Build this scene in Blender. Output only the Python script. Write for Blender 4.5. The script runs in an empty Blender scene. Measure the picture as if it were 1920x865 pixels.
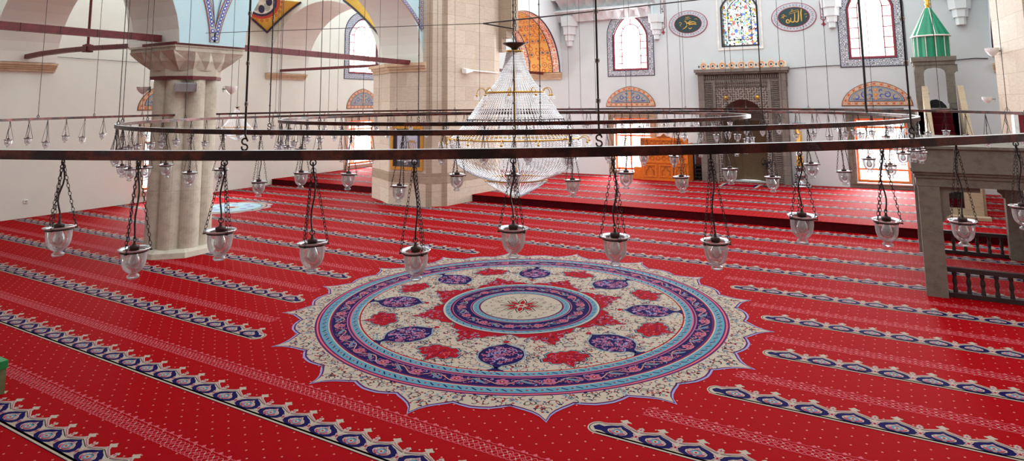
import bpy, math, random
import numpy as np
from mathutils import Vector, Matrix
from mathutils.geometry import tessellate_polygon
random.seed(7)
SC = bpy.context.scene
COL = SC.collection
PI = math.pi
# ------------------------------------------------------------------ camera frame
HC, FPX = 2.85, 1199.63
PT, RL, PPY = math.radians(6.937), math.radians(-0.535), 48.476
AG = math.radians(59.358)
E2 = (math.cos(AG), math.sin(AG)); E1 = (E2[1], -E2[0])
def c2b(x, y):                      # camera-aligned floor metres -> building metres (origin under the dome)
    x -= .0943; y -= 9.4409
    return (x*E1[0]+y*E1[1], x*E2[0]+y*E2[1])
CX, CY = c2b(0, 0)
def project(P):
    a, b, c = P[0]-CX, P[1]-CY, P[2]-HC
    X = a*E1[0]+b*E2[0]; Y = a*E1[1]+b*E2[1]
    d = Y*math.cos(PT)+c*math.sin(PT); v = -Y*math.sin(PT)+c*math.cos(PT)
    if d < .2: return None
    x = FPX*X/d; y = -FPX*v/d
    return (960+x*math.cos(RL)-y*math.sin(RL), PPY+x*math.sin(RL)+y*math.cos(RL))
cam = bpy.data.cameras.new('camera'); co = bpy.data.objects.new('camera', cam); COL.objects.link(co)
Xc = Vector((E1[0], E2[0], 0)); Yc = Vector((E1[1], E2[1], 0)); Z = Vector((0, 0, 1))
F = Yc*math.cos(PT)+Z*math.sin(PT); U = -Yc*math.sin(PT)+Z*math.cos(PT)
Ri = Xc*math.cos(RL)+U*math.sin(RL); Ui = U*math.cos(RL)-Xc*math.sin(RL)
co.matrix_world = Matrix(((Ri.x, Ui.x, -F.x, CX), (Ri.y, Ui.y, -F.y, CY), (Ri.z, Ui.z, -F.z, HC), (0, 0, 0, 1)))
cam.sensor_width = 36; cam.sensor_fit = 'HORIZONTAL'; cam.lens = FPX/1920*36
cam.shift_x = 0; cam.shift_y = -(432.5-PPY)/1920; cam.clip_start = .05; cam.clip_end = 200
SC.camera = co
# ------------------------------------------------------------------ materials
def srgb(r, g, b):
    f = lambda c: (c/255/12.92) if c/255 <= .04045 else ((c/255+.055)/1.055)**2.4
    return (f(r), f(g), f(b), 1)
class NT:
    def __init__(s, name):
        s.m = bpy.data.materials.new(name); s.m.use_nodes = True; s.t = s.m.node_tree; s.t.nodes.clear()
        s.out = s.n('ShaderNodeOutputMaterial')
    def n(s, t, **k):
        o = s.t.nodes.new(t)
        for a, b in k.items(): setattr(o, a, b)
        return o
    def l(s, a, b): s.t.links.new(a, b)
    def coords(s, scale=(1, 1, 1)):
        c = s.n('ShaderNodeTexCoord'); mp = s.n('ShaderNodeMapping'); mp.inputs['Scale'].default_value = scale
        s.l(c.outputs['Object'], mp.inputs['Vector']); return mp.outputs['Vector']
    def math(s, op, a, b=None, c=None):
        o = s.n('ShaderNodeMath', operation=op)
        for i, v in enumerate((a, b, c)):
            if v is None: continue
            if hasattr(v, 'links'): s.l(v, o.inputs[i])
            else: o.inputs[i].default_value = v
        return o.outputs[0]
    def mix(s, f, a, b):
        o = s.n('ShaderNodeMix', data_type='RGBA')
        for k, v in ((0, f), (6, a), (7, b)):
            if hasattr(v, 'links'): s.l(v, o.inputs[k])
            else: o.inputs[k].default_value = v
        return o.outputs[2]
    def ramp(s, f, stops):
        o = s.n('ShaderNodeValToRGB'); s.l(f, o.inputs[0]); e = o.color_ramp.elements
        while len(e) < len(stops): e.new(.5)
        for i, (p, c) in enumerate(stops): e[i].position = p; e[i].color = c
        return o.outputs[0]
    def noise(s, v, sc, det=3, rough=.5):
        o = s.n('ShaderNodeTexNoise'); s.l(v, o.inputs['Vector']); o.inputs['Scale'].default_value = sc
        o.inputs['Detail'].default_value = det; o.inputs['Roughness'].default_value = rough; return o.outputs[0]
    def bsdf(s, col, rough=.6, metal=0, bump=None, bstr=.3, bdist=.01, spec=.5, **k):
        b = s.n('ShaderNodeBsdfPrincipled')
        for nm, v in (('Base Color', col), ('Roughness', rough), ('Metallic', metal), ('Specular IOR Level', spec)):
            if hasattr(v, 'links'): s.l(v, b.inputs[nm])
            else: b.inputs[nm].default_value = v
        for nm, v in k.items(): b.inputs[nm.replace('_', ' ')].default_value = v
        if bump is not None:
            u = s.n('ShaderNodeBump'); u.inputs['Strength'].default_value = bstr; u.inputs['Distance'].default_value = bdist
            s.l(bump, u.inputs['Height']); s.l(u.outputs[0], b.inputs['Normal'])
        s.l(b.outputs[0], s.out.inputs[0]); return b
MT = {}
def simple(name, c, rough=.6, metal=0, var=.12, sc=8, spec=.5, **k):
    t = NT(name); v = t.coords(); n = t.noise(v, sc)
    d = tuple(x*(1-var) for x in c[:3])+(1,); e = tuple(min(1, x*(1+var)) for x in c[:3])+(1,)
    t.bsdf(t.ramp(n, [(.3, d), (.7, e)]), rough, metal, spec=spec, **k); MT[name] = t.m; return t.m
def stone(name, c1, c2, c3, blk=(.9, .42), mortar=.004, off=0.0, sp=.25, zs=4, vm=.55):
    t = NT(name); c = t.n('ShaderNodeTexCoord'); sx = t.n('ShaderNodeSeparateXYZ'); t.l(c.outputs['Object'], sx.inputs[0])
    cb = t.n('ShaderNodeCombineXYZ'); t.l(t.math('ADD', sx.outputs[0], t.math('MULTIPLY', sx.outputs[1], .93)), cb.inputs[0]); t.l(t.math('ADD', sx.outputs[2], off), cb.inputs[1])
    b = t.n('ShaderNodeTexBrick'); t.l(cb.outputs[0], b.inputs['Vector']); b.inputs['Scale'].default_value = 1
    b.inputs['Brick Width'].default_value = blk[0]; b.inputs['Row Height'].default_value = blk[1]; b.inputs['Mortar Size'].default_value = mortar
    b.inputs['Color1'].default_value = c1; b.inputs['Color2'].default_value = c2; b.inputs['Mortar'].default_value = c3; b.inputs['Bias'].default_value = -.1
    mp = t.n('ShaderNodeMapping'); t.l(c.outputs['Object'], mp.inputs[0]); mp.inputs['Scale'].default_value = (1, 1, zs)
    n1 = t.noise(mp.outputs[0], 6, 5, .65); n2 = t.noise(c.outputs['Object'], 1.1, 3)
    n3 = t.noise(c.outputs['Object'], 40, 3, .7)
    f = t.math('MULTIPLY', t.math('SUBTRACT', n1, .45), 1.6)
    o = t.mix(t.ramp(n1, [(.45, (0, 0, 0, 1)), (.8, (vm, vm, vm, 1))]), b.outputs[0], c3)
    o = t.mix(t.ramp(n3, [(.62, (0, 0, 0, 1)), (.72, (.45, .45, .45, 1))]), o, c3)
    o = t.mix(t.math('MULTIPLY', n2, .45), o, c2)
    t.bsdf(o, .75, bump=n1, bstr=.25, bdist=.01, spec=sp); MT[name] = t.m
def plaster(name, c):
    t = NT(name); v = t.coords(); n = t.noise(v, .35, 4, .6); n2 = t.noise(v, 9, 3)
    d = tuple(x*.9 for x in c[:3])+(1,)
    t.bsdf(t.ramp(n, [(.35, d), (.65, c)]), .8, bump=n2, bstr=.08, bdist=.01, spec=.2); MT[name] = t.m
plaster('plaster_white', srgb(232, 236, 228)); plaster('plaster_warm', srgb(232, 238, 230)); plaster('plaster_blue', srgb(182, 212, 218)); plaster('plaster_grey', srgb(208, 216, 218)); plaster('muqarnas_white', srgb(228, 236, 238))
stone('travertine', srgb(206, 194, 176), srgb(190, 174, 156), srgb(150, 134, 116), (.95, .42)); stone('travertine_light', srgb(212, 204, 190), srgb(200, 188, 172), srgb(166, 152, 136), (1.1, .5))
stone('travertine_dark', srgb(168, 150, 130), srgb(150, 132, 112), srgb(112, 96, 80), (.9, .42))
stone('pillar_stone', srgb(204, 200, 184), srgb(190, 182, 164), srgb(134, 126, 110), (2.5, 1.24), .002, zs=1.2, vm=.7)
stone('gallery_stone', srgb(124, 119, 108), srgb(110, 104, 94), srgb(74, 66, 58), (1.6, 3.0), .003, zs=1.5, vm=.8)
stone('marble_step', srgb(176, 160, 134), srgb(160, 144, 120), srgb(120, 100, 80), (1.2, .8)); stone('mihrab_stone', srgb(134, 126, 118), srgb(112, 104, 98), srgb(70, 62, 58), (.5, .3)); stone('niche_marble', srgb(104, 84, 62), srgb(84, 66, 48), srgb(50, 38, 30), (.7, .9))
simple('impost_wood', srgb(196, 168, 138), .7); simple('moulding_tan', srgb(186, 160, 132), .7)
simple('red_timber', srgb(98, 28, 34), .45, var=.3, sc=14); simple('iron_band', srgb(96, 24, 28), .5, var=.3)
simple('dark_iron', srgb(48, 38, 36), .4, .6, var=.35, sc=40); simple('wire_grey', srgb(66, 60, 58), .45, .5); simple('wire_pale', srgb(190, 186, 180), .4, .3); simple('black_rubber', srgb(22, 20, 22), .4)
simple('socket_brown', srgb(62, 34, 28), .5, var=.3, sc=60); simple('gold', srgb(206, 160, 70), .28, .9); simple('gold_frame', srgb(206, 150, 60), .35, .5, var=.25, sc=30)
simple('frame_paper', srgb(176, 176, 196), .5, var=.1); simple('frame_border', srgb(48, 44, 60), .5, var=.4, sc=90)
simple('white_enamel', srgb(236, 236, 234), .3); simple('grey_enamel', srgb(150, 150, 152), .4); simple('orange_wood', srgb(206, 112, 30), .45, var=.18, sc=12); simple('orange_wood_dark', srgb(150, 72, 18), .5, var=.2, sc=12)
simple('sash_orange', srgb(228, 110, 50), .45, var=.1); simple('green_paint', srgb(8, 132, 94), .4, var=.1, sc=3); simple('white_trim', srgb(226, 222, 214), .5); simple('green_metal', srgb(10, 128, 70), .35, var=.15)
simple('olive_metal', srgb(96, 104, 66), .45, var=.2); simple('maroon_carpet', srgb(70, 8, 18), .9, var=.2, sc=20, spec=.1); simple('maroon_face', srgb(66, 4, 12), .9, var=.25, sc=9, spec=.1); simple('silver', srgb(170, 172, 178), .25, .9, var=.2, sc=30)
simple('black_iron', srgb(30, 24, 24), .45, .3); simple('railing_wood', srgb(42, 28, 27), .55, var=.3); simple('bag_black', srgb(26, 24, 28), .8); simple('wine_box', srgb(126, 22, 34), .5)
simple('tile_cream', srgb(216, 206, 190), .35); simple('tile_orange', srgb(222, 132, 60), .4, var=.15, sc=20); simple('tile_peach', srgb(206, 150, 112), .4, var=.1); simple('tile_blue', srgb(50, 78, 168), .35); simple('tile_grey', srgb(160, 162, 152), .35); simple('tile_navy', srgb(50, 50, 74), .4); simple('tile_red', srgb(184, 70, 52), .4); simple('tile_brown', srgb(96, 58, 40), .4)
simple('tile_skyblue', srgb(150, 178, 206), .4); simple('roundel_green', srgb(22, 52, 56), .4); simple('roundel_ring', srgb(186, 190, 198), .5, var=.15, sc=18); simple('roundel_red', srgb(150, 44, 60), .5); simple('callig_gold', srgb(206, 164, 70), .35, .3); simple('yellow_paint', srgb(255, 216, 96), .6, var=.05); simple('lead', srgb(40, 38, 46), .5)
# patterned paint: small repeated figures over a ground
def pattern(name, ground, c2, c3, sc=9, thr=.32, rough=.5):
    t = NT(name); v = t.coords(); w = t.n('ShaderNodeTexVoronoi'); t.l(v, w.inputs['Vector']); w.inputs['Scale'].default_value = sc; w.inputs['Randomness'].default_value = .35
    r = t.ramp(w.outputs['Distance'], [(0, c2), (thr*.45, c2), (thr*.5, ground), (thr*.8, c3), (thr, c3), (thr*1.05, ground)])
    r.node.color_ramp.interpolation = 'CONSTANT'
    t.bsdf(r, rough); MT[name] = t.m
pattern('soffit_orange', srgb(232, 180, 92), srgb(110, 104, 120), srgb(206, 110, 50), 4.2, .5); pattern('soffit_border', srgb(232, 222, 206), srgb(190, 64, 40), srgb(222, 120, 60), 7, .55); pattern('soffit_red', srgb(176, 70, 50), srgb(230, 210, 190), srgb(110, 30, 30), 5.5, .6)
pattern('tile_band', srgb(206, 208, 214), srgb(70, 84, 140), srgb(120, 124, 130), 11, .62, .35); pattern('tile_band_dark', srgb(150, 150, 158), srgb(60, 56, 84), srgb(206, 206, 206), 10, .6); pattern('carved_stone', srgb(112, 100, 94), srgb(60, 48, 46), srgb(150, 142, 136), 13, .6, .8); pattern('crown_paint', srgb(226, 216, 196), srgb(70, 60, 70), srgb(214, 140, 50), 5, .7)
# ring bronze, mottled
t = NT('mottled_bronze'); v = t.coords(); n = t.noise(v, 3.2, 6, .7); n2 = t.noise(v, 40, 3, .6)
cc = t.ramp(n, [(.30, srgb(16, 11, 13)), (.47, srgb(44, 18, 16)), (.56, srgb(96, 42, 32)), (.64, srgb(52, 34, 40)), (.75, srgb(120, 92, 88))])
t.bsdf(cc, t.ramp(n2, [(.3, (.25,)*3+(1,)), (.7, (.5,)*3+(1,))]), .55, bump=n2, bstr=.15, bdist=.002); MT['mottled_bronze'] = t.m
simple('painted_top_sheen', srgb(206, 206, 204), .5, .1)  # pale colour for the ring tops, with the sky reflection painted in
# glass
def glass(name, tint, diff=.12, gl=.06):
    t = NT(name); tr = t.n('ShaderNodeBsdfTransparent'); tr.inputs[0].default_value = tint
    g = t.n('ShaderNodeBsdfGlossy'); g.inputs['Roughness'].default_value = .04
    d = t.n('ShaderNodeBsdfDiffuse'); d.inputs[0].default_value = (.85, .85, .87, 1)
    lw = t.n('ShaderNodeLayerWeight'); lw.inputs[0].default_value = .35
    m1 = t.n('ShaderNodeMixShader'); t.l(t.math('ADD', t.math('MULTIPLY', lw.outputs['Facing'], diff*2.4), diff*.35), m1.inputs[0]); t.l(tr.outputs[0], m1.inputs[1]); t.l(d.outputs[0], m1.inputs[2])
    m2 = t.n('ShaderNodeMixShader'); t.l(t.math('ADD', t.math('MULTIPLY', lw.outputs['Fresnel'], .6), gl), m2.inputs[0]); t.l(m1.outputs[0], m2.inputs[1]); t.l(g.outputs[0], m2.inputs[2])
    t.l(m2.outputs[0], t.out.inputs[0]); MT[name] = t.m
glass('lantern_glass', (.96, .97, .98, 1), .34, .05); glass('pane_glass', (.98, .99, 1, 1), .0, .01); glass('lip_glass', (.85, .87, .87, 1), .8, .1)
t = NT('crystal'); t.bsdf((.86, .87, .90, 1), .07, .75, spec=1.0); MT['crystal'] = t.m
# stained glass: a lattice of coloured cells in front of daylight
t = NT('stained_glass'); v = t.coords((1, 1, 1)); w = t.n('ShaderNodeTexVoronoi'); t.l(v, w.inputs['Vector']); w.inputs['Scale'].default_value = 14; w.inputs['Randomness'].default_value = .5
sx = t.n('ShaderNodeSeparateColor'); t.l(w.outputs['Color'], sx.inputs[0])
r = t.ramp(sx.outputs[0], [(0, srgb(252, 252, 252)), (.52, srgb(232, 214, 224)), (.62, srgb(96, 116, 190)), (.67, srgb(240, 200, 90)), (.75, srgb(196, 110, 96)), (.80, srgb(150, 204, 206)), (.89, srgb(170, 172, 140))]); r.node.color_ramp.interpolation = 'CONSTANT'
tl = t.n('ShaderNodeBsdfTranslucent'); t.l(r, tl.inputs[0]); tr = t.n('ShaderNodeBsdfTransparent'); t.l(r, tr.inputs[0]); mm = t.n('ShaderNodeMixShader'); mm.inputs[0].default_value = .6; t.l(tl.outputs[0], mm.inputs[1]); t.l(tr.outputs[0], mm.inputs[2])
we = t.n('ShaderNodeTexVoronoi', feature='DISTANCE_TO_EDGE'); t.l(v, we.inputs['Vector']); we.inputs['Scale'].default_value = 14; we.inputs['Randomness'].default_value = .5
dk = t.n('ShaderNodeBsdfDiffuse'); dk.inputs[0].default_value = srgb(50, 46, 56); m2 = t.n('ShaderNodeMixShader'); t.l(t.math('LESS_THAN', we.outputs['Distance'], .035), m2.inputs[0]); t.l(mm.outputs[0], m2.inputs[1]); t.l(dk.outputs[0], m2.inputs[2]); t.l(m2.outputs[0], t.out.inputs[0]); MT['stained_glass'] = t.m
t = NT('led_red'); e = t.n('ShaderNodeEmission'); e.inputs[0].default_value = (1, .05, .15, 1); e.inputs[1].default_value = 4; t.l(e.outputs[0], t.out.inputs[0]); MT['led_red'] = t.m
# carpet yarns
def yarn(name, c, dots=False):
    t = NT(name); co_ = t.n('ShaderNodeTexCoord'); v = co_.outputs['Object']; n = t.noise(v, 260, 2, .6); n2 = t.noise(v, 1.3, 3)
    d = tuple(x*.82 for x in c[:3])+(1,); col = t.mix(n, d, c); col = t.mix(t.math('MULTIPLY', n2, .28), col, d)
    if dots:
        s = t.n('ShaderNodeSeparateXYZ'); t.l(v, s.inputs[0])
        def cell(ox, oy):
            fx = t.math('SUBTRACT', t.math('FRACT', t.math('ADD', t.math('DIVIDE', s.outputs[0], .228), ox)), .5); fy = t.math('SUBTRACT', t.math('FRACT', t.math('ADD', t.math('DIVIDE', s.outputs[1], .16), oy)), .5)
            px = t.math('ABSOLUTE', t.math('MULTIPLY', fx, .228)); py = t.math('ABSOLUTE', t.math('MULTIPLY', fy, .16))
            a = t.math('LESS_THAN', t.math('ADD', px, py), .0105); b = t.math('LESS_THAN', t.math('ADD', px, py), .004)
            return t.math('SUBTRACT', a, b)
        f = t.math('MAXIMUM', cell(0, 0), cell(.5, .5)); col = t.mix(t.math('MULTIPLY', f, .7), col, srgb(226, 160, 150))
    t.bsdf(col, .85, bump=n, bstr=.25, bdist=.004, spec=.04); MT[name] = t.m
yarn('yarn_red', srgb(146, 0, 9), True); yarn('yarn_scarlet', srgb(146, 4, 22)); yarn('yarn_cream', srgb(172, 158, 142)); yarn('yarn_navy', srgb(22, 14, 70)); yarn('yarn_pink', srgb(160, 88, 114)); yarn('yarn_rose', srgb(196, 88, 100)); yarn('yarn_sky', srgb(86, 132, 150)); yarn('yarn_lilac', srgb(140, 138, 178)); yarn('yarn_purple', srgb(80, 30, 80)); yarn('yarn_black', srgb(24, 8, 26)); yarn('yarn_skylight', srgb(160, 190, 200))
# ------------------------------------------------------------------ mesh builder
class MB:
    def __init__(s): s.v = []; s.f = []; s.m = []; s.sm = []; s.k = 0
    def add(s, vs, fs, mi=0, smooth=False):
        b = len(s.v); s.v.extend(tuple(p) for p in vs); s.f.extend(tuple(b+i for i in q) for q in fs)
        if isinstance(mi, int): s.m.extend([mi]*len(fs))
        else: s.m.extend(mi)
        s.sm.extend([smooth]*len(fs))
    def box(s, a, b, mi=0):
        x0, y0, z0 = a; x1, y1, z1 = b
        s.add([(x0,y0,z0),(x1,y0,z0),(x1,y1,z0),(x0,y1,z0),(x0,y0,z1),(x1,y0,z1),(x1,y1,z1),(x0,y1,z1)],
              [(3,2,1,0),(4,5,6,7),(0,1,5,4),(1,2,6,5),(2,3,7,6),(3,0,4,7)], mi)
    def frustum(s, p0, z0, p1, z1, mi=0, caps=True, smooth=False):
        n = len(p0); vs = [(x, y, z0) for x, y in p0]+[(x, y, z1) for x, y in p1]
        fs = [(i, (i+1) % n, n+(i+1) % n, n+i) for i in range(n)]
        s.add(vs, fs, mi, smooth)
        if caps: s.add(vs[:n], [tuple(range(n))[::-1]], mi); s.add(vs[n:], [tuple(range(n))], mi)
    def prism(s, p, z0, z1, mi=0): s.frustum(p, z0, p, z1, mi)
    def tube(s, path, r, n=6, closed=False, mi=0, caps=True, smooth=True):
        P = [Vector(p) for p in path]; m = len(P); rs = r if hasattr(r, '__len__') else [r]*m
        vs = []; ref = None
        for i in range(m):
            a = P[(i-1) % m] if (closed or i > 0) else P[i]; b = P[(i+1) % m] if (closed or i < m-1) else P[i]
            t = (b-a).normalized()
            if ref is None: ref = Vector((0, 0, 1)) if abs(t.z) < .9 else Vector((1, 0, 0))
            u = (ref-t*ref.dot(t))
            if u.length < 1e-6: u = Vector((1, 0, 0))-t*t.x
            u.normalize(); w = t.cross(u); ref = u
            vs += [P[i]+(u*math.cos(2*PI*k/n)+w*math.sin(2*PI*k/n))*rs[i] for k in range(n)]
        fs = [(i*n+k, i*n+(k+1) % n, ((i+1) % m)*n+(k+1) % n, ((i+1) % m)*n+k) for i in range(m if closed else m-1) for k in range(n)]
        s.add(vs, fs, mi, smooth)
        if caps and not closed: s.add(vs[:n], [tuple(range(n))[::-1]], mi); s.add(vs[-n:], [tuple(range(n))], mi)
    def lathe(s, prof, n=24, c=(0, 0, 0), mi=0, smooth=True, closed=False):
        m = len(prof); vs = [(c[0]+r*math.cos(2*PI*k/n), c[1]+r*math.sin(2*PI*k/n), c[2]+z) for r, z in prof for k in range(n)]
        fs = [(i*n+k, i*n+(k+1) % n, ((i+1) % m)*n+(k+1) % n, ((i+1) % m)*n+k) for i in range(m if closed else m-1) for k in range(n)]
        s.add(vs, fs, mi, smooth)
    def torus(s, c, R, r, n=24, k=6, mi=0, ax=None):
        M = Matrix.Identity(3) if ax is None else ax
        vs = []
        for i in range(n):
            a = 2*PI*i/n
            for j in range(k):
                b = 2*PI*j/k; p = M @ Vector(((R+r*math.cos(b))*math.cos(a), (R+r*math.cos(b))*math.sin(a), r*math.sin(b))); vs.append(Vector(c)+p)
        s.add(vs, [(i*k+j, ((i+1) % n)*k+j, ((i+1) % n)*k+(j+1) % k, i*k+(j+1) % k) for i in range(n) for j in range(k)], mi, True)
    def flat(s, pts, mi=0, fn=None, d=None, th=0):
        """polygon in a wall plane: pts (u,v), fn(u,v,d)"""
        n = len(pts); fr = [fn(u, v, d) for u, v in pts]
        if th == 0: s.add(fr, [tuple(range(n))], mi); return
        bk = [fn(u, v, d-th) for u, v in pts]; s.add(fr+bk, [tuple(range(n)), tuple(range(2*n-1, n-1, -1))]+[(i, i+n, (i+1) % n+n, (i+1) % n) for i in range(n)], mi)
    def ribbon(s, pts, w, mi, fn, d, closed=False):
        m = len(pts); L = []; Rr = []
        for i in range(m):
            a = pts[(i-1) % m] if (closed or i > 0) else pts[i]; b = pts[(i+1) % m] if (closed or i < m-1) else pts[i]
            dx, dy = b[0]-a[0], b[1]-a[1]; q = math.hypot(dx, dy) or 1; ww = (w[i] if hasattr(w, '__len__') else w)/2
            L.append(fn(pts[i][0]-dy/q*ww, pts[i][1]+dx/q*ww, d)); Rr.append(fn(pts[i][0]+dy/q*ww, pts[i][1]-dx/q*ww, d))
        s.add(L+Rr, [(i, (i+1) % m, m+(i+1) % m, m+i) for i in range(m if closed else m-1)], mi)
    def build(s, name, mats, parent=None):
        o3 = Vector((0, 0, 0)) if parent is None else WL[parent.name]
        me = bpy.data.meshes.new(name); V = np.array(s.v, dtype=np.float32)-np.array(o3, dtype=np.float32)
        me.from_pydata(V.tolist(), [], s.f)
        for mn in (mats if isinstance(mats, (list, tuple)) else [mats]): me.materials.append(MT[mn])
        me.polygons.foreach_set('material_index', s.m); me.polygons.foreach_set('use_smooth', s.sm); me.update()
        o = bpy.data.objects.new(name, me); COL.objects.link(o)
        if parent: o.parent = parent
        WL[o.name] = o3.copy(); return o
WL = {}
def thing(name, label, cat, loc, group=None, kind=None):
    o = bpy.data.objects.new(name, None); COL.objects.link(o); o.location = loc; o.empty_display_size = .1; WL[o.name] = Vector(loc)
    o['label'] = label; o['category'] = cat
    if group: o['group'] = group
    if kind: o['kind'] = kind
    return o
def tag(o, label, cat, group=None, kind=None):
    o['label'] = label; o['category'] = cat
    if group: o['group'] = group
    if kind: o['kind'] = kind
    return o
def struct(o): o['kind'] = 'structure'; return o
def arcpts(c, rx, rz, a0, a1, n): return [(c[0]+rx*math.cos(math.radians(a0+(a1-a0)*i/n)), c[1]+rz*math.sin(math.radians(a0+(a1-a0)*i/n))) for i in range(n+1)]
def pointed(cx, w, z0, zs, zt, n=8):
    """pointed-arch outline: counter-clockwise from bottom left"""
    h = w/2; H = zt-zs; L = []
    for i in range(n+1):
        t = i/n; a = t*PI/2; L.append((cx+h*math.cos(a)**1.0*(1-.12*math.sin(2*a)), zs+H*(math.sin(a)*.82+.18*t**2)))
    L[-1] = (cx, zt); Rr = [(2*cx-x, z) for x, z in L[::-1]][1:]
    return [(cx-h, z0), (cx+h, z0)]+L+Rr
Q = lambda u, v, d: (u, 14.4-d, v)          # qibla wall plane
W = lambda u, v, d: (-15+d, u, v)           # left wall plane
def plate(mb, outer, holes, fn, d0, d1, mi=0, mrev=0):
    """wall slab with holes; front at d0 (room side), back at d1"""
    loops = [outer]+holes; allp = [p for l in loops for p in l]
    tri = tessellate_polygon([[Vector((x, z, 0)) for x, z in l] for l in loops])
    n = len(allp); mb.add([fn(x, z, d0) for x, z in allp], [tuple(t) for t in tri], mi); mb.add([fn(x, z, d1) for x, z in allp], [tuple(t)[::-1] for t in tri], mi)
    for l in loops:
        k = len(l); mb.add([fn(x, z, d0) for x, z in l]+[fn(x, z, d1) for x, z in l], [(i, (i+1) % k, k+(i+1) % k, k+i) for i in range(k)], mrev)
# ================================================================== SHELL
TOP = 9.0; XR = 15.6; YB = -11.5
b = MB(); b.box((-15.6, YB-.6, -.3), (XR+.6, 15.0, 0.0)); struct(b.build('floor', 'maroon_face'))
b = MB(); b.box((-15, 7.85, 0), (XR, 14.4, .196)); o = b.build('floor_platform', 'maroon_face'); struct(o)
# window openings (u centre, width, sill, spring, top)
QW = {'w1': (-3.56, 1.34, 4.04, 5.45, 6.1), 'w2': (4.25, 1.26, 4.14, 5.75, 6.45), 'st': (.36, 1.22, 4.72, 6.1, 6.6)}
holes = [pointed(*QW['w1']), pointed(*QW['w2']), pointed(.36, 1.12, 4.76, 6.05, 6.55)]
LQ = [(-4.28, -2.88, .42, 2.28), (3.60, 5.0, .38, 2.30)]
holes += [[(a, c), (b_, c), (b_, d_), (a, d_)] for a, b_, c, d_ in LQ]
holes += [[(-.35, .2), (1.07, .2), (1.07, 2.3)]+arcpts((.36, 2.3), .71, .75, 0, 180, 12)[1:]]
holes += [[(-1.34, .2), (-.95, .2), (-.95, 1.35), (-1.34, 1.35)]]
b = MB(); plate(b, [(-15.6, -.2), (XR+.6, -.2), (XR+.6, TOP), (-15.6, TOP)], holes, Q, 0, -.6); struct(b.build('wall_back', 'plaster_grey'))
WLn = [(3.12, 4.62, .34, 2.16), (11.62, 13.2, .38, 2.2)]
holes = [[(a, c), (b_, c), (b_, d_), (a, d_)] for a, b_, c, d_ in WLn]+[pointed(12.42, 1.7, 4.2, 5.85, 6.6)]
b = MB(); plate(b, [(YB-.6, -.2), (14.4, -.2), (14.4, TOP), (YB-.6, TOP)], holes, W, 0, -.6); struct(b.build('wall_left', 'plaster_white'))
b = MB(); b.box((XR, YB-.6, -.2), (XR+.6, 14.4, TOP)); struct(b.build('wall_right', 'plaster_white'))
b = MB(); b.box((-15, YB-.6, -.2), (XR, YB, TOP)); struct(b.build('wall_front', 'plaster_white'))
b = MB(); b.box((-15.6, YB-.6, 7.6), (XR+.6, -4.6, 7.9)); struct(b.build('added_shade_slab', 'plaster_white'))  # unseen overhead slab, added to darken the carpet near the camera
# arcade walls carried by the piers
ZS = 4.06
def arcade(name, axis, lo, hi, A0, A1, ops, mats, rise=2.35):
    """axis 'x': wall runs along y at x in lo..hi; 'y': runs along x"""
    pts = [(A0, ZS)]
    for a0, a1 in ops:
        pts += arcpts(((a0+a1)/2, ZS), (a1-a0)/2, rise, 180, 0, 28)
    pts += [(A1, ZS), (A1, TOP), (A0, TOP)]
    P = []
    for p in pts:
        if not P or math.hypot(p[0]-P[-1][0], p[1]-P[-1][1]) > 1e-4: P.append(p)
    pts = P; n = len(pts); f = (lambda u, v, d: (d, u, v)) if axis == 'x' else (lambda u, v, d: (u, d, v))
    b = MB(); tri = tessellate_polygon([[Vector((x, z, 0)) for x, z in pts]])
    b.add([f(x, z, lo) for x, z in pts], [tuple(t) for t in tri], 0); b.add([f(x, z, hi) for x, z in pts], [tuple(t) for t in tri], 1)
    b.add([f(x, z, lo) for x, z in pts]+[f(x, z, hi) for x, z in pts], [(i, (i+1) % n, n+(i+1) % n, n+i) for i in range(n)], 2)
    return struct(b.build(name, mats))
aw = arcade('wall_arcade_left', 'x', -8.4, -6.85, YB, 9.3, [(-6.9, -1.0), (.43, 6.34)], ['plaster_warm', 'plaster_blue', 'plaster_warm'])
arcade('wall_arch_middle', 'y', -1.0, .5, -15, -8.4, [(-14.85, -8.6)], ['plaster_white', 'plaster_white', 'plaster_white'], 2.4)
arcade('wall_arch_far', 'y', 7.4, 9.2, -15, -8.4, [(-14.85, -9.5)], ['plaster_white', 'plaster_white', 'plaster_warm'], 2.4)
arcade('wall_arcade_niche_left', 'x', -8.1, -6.4, 9.2, 14.4, [(9.2, 14.3)], ['plaster_white', 'muqarnas_white', 'plaster_white'], 2.1)
arcade('wall_arcade_right', 'x', 7.2, 8.8, -9, 14.4, [(-6.5, -1), (.4, 6.4), (9.3, 14.3)], ['muqarnas_white', 'plaster_white', 'plaster_white'], 2.1)
# painted soffits (thin painted lining just inside the arches)
def soffit(name, x0, x1, a0, a1, rise, mats, parent=None):
    b = MB(); c = (a0+a1)/2; R = (a1-a0)/2-.012; N = 40
    cols = [(x0, x0+.06, 2), (x0+.06, x0+.32, 1), (x0+.32, x0+.36, 2), (x0+.36, x1-.36, 0), (x1-.36, x1-.32, 2), (x1-.32, x1-.06, 1), (x1-.06, x1, 2)]
    for i in range(N):
        t0, t1 = PI*i/N, PI*(i+1)/N
        for p, q, mi in cols:
            e = []
            for t_, x in ((t0, p), (t0, q), (t1, q), (t1, p)): e.append((x, c+R*math.cos(t_), ZS+(rise-.012)*math.sin(t_)))
            b.add(e, [(0, 1, 2, 3)], mi)
    return struct(b.build(name, mats))
soffit('trim_1', -8.1, -6.4, 9.2, 14.3, 2.1, ['soffit_orange', 'soffit_border', 'tile_navy'])
soffit('trim_2', 7.2, 8.8, 9.3, 14.3, 2.1, ['soffit_red', 'soffit_border', 'tile_navy'])
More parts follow.
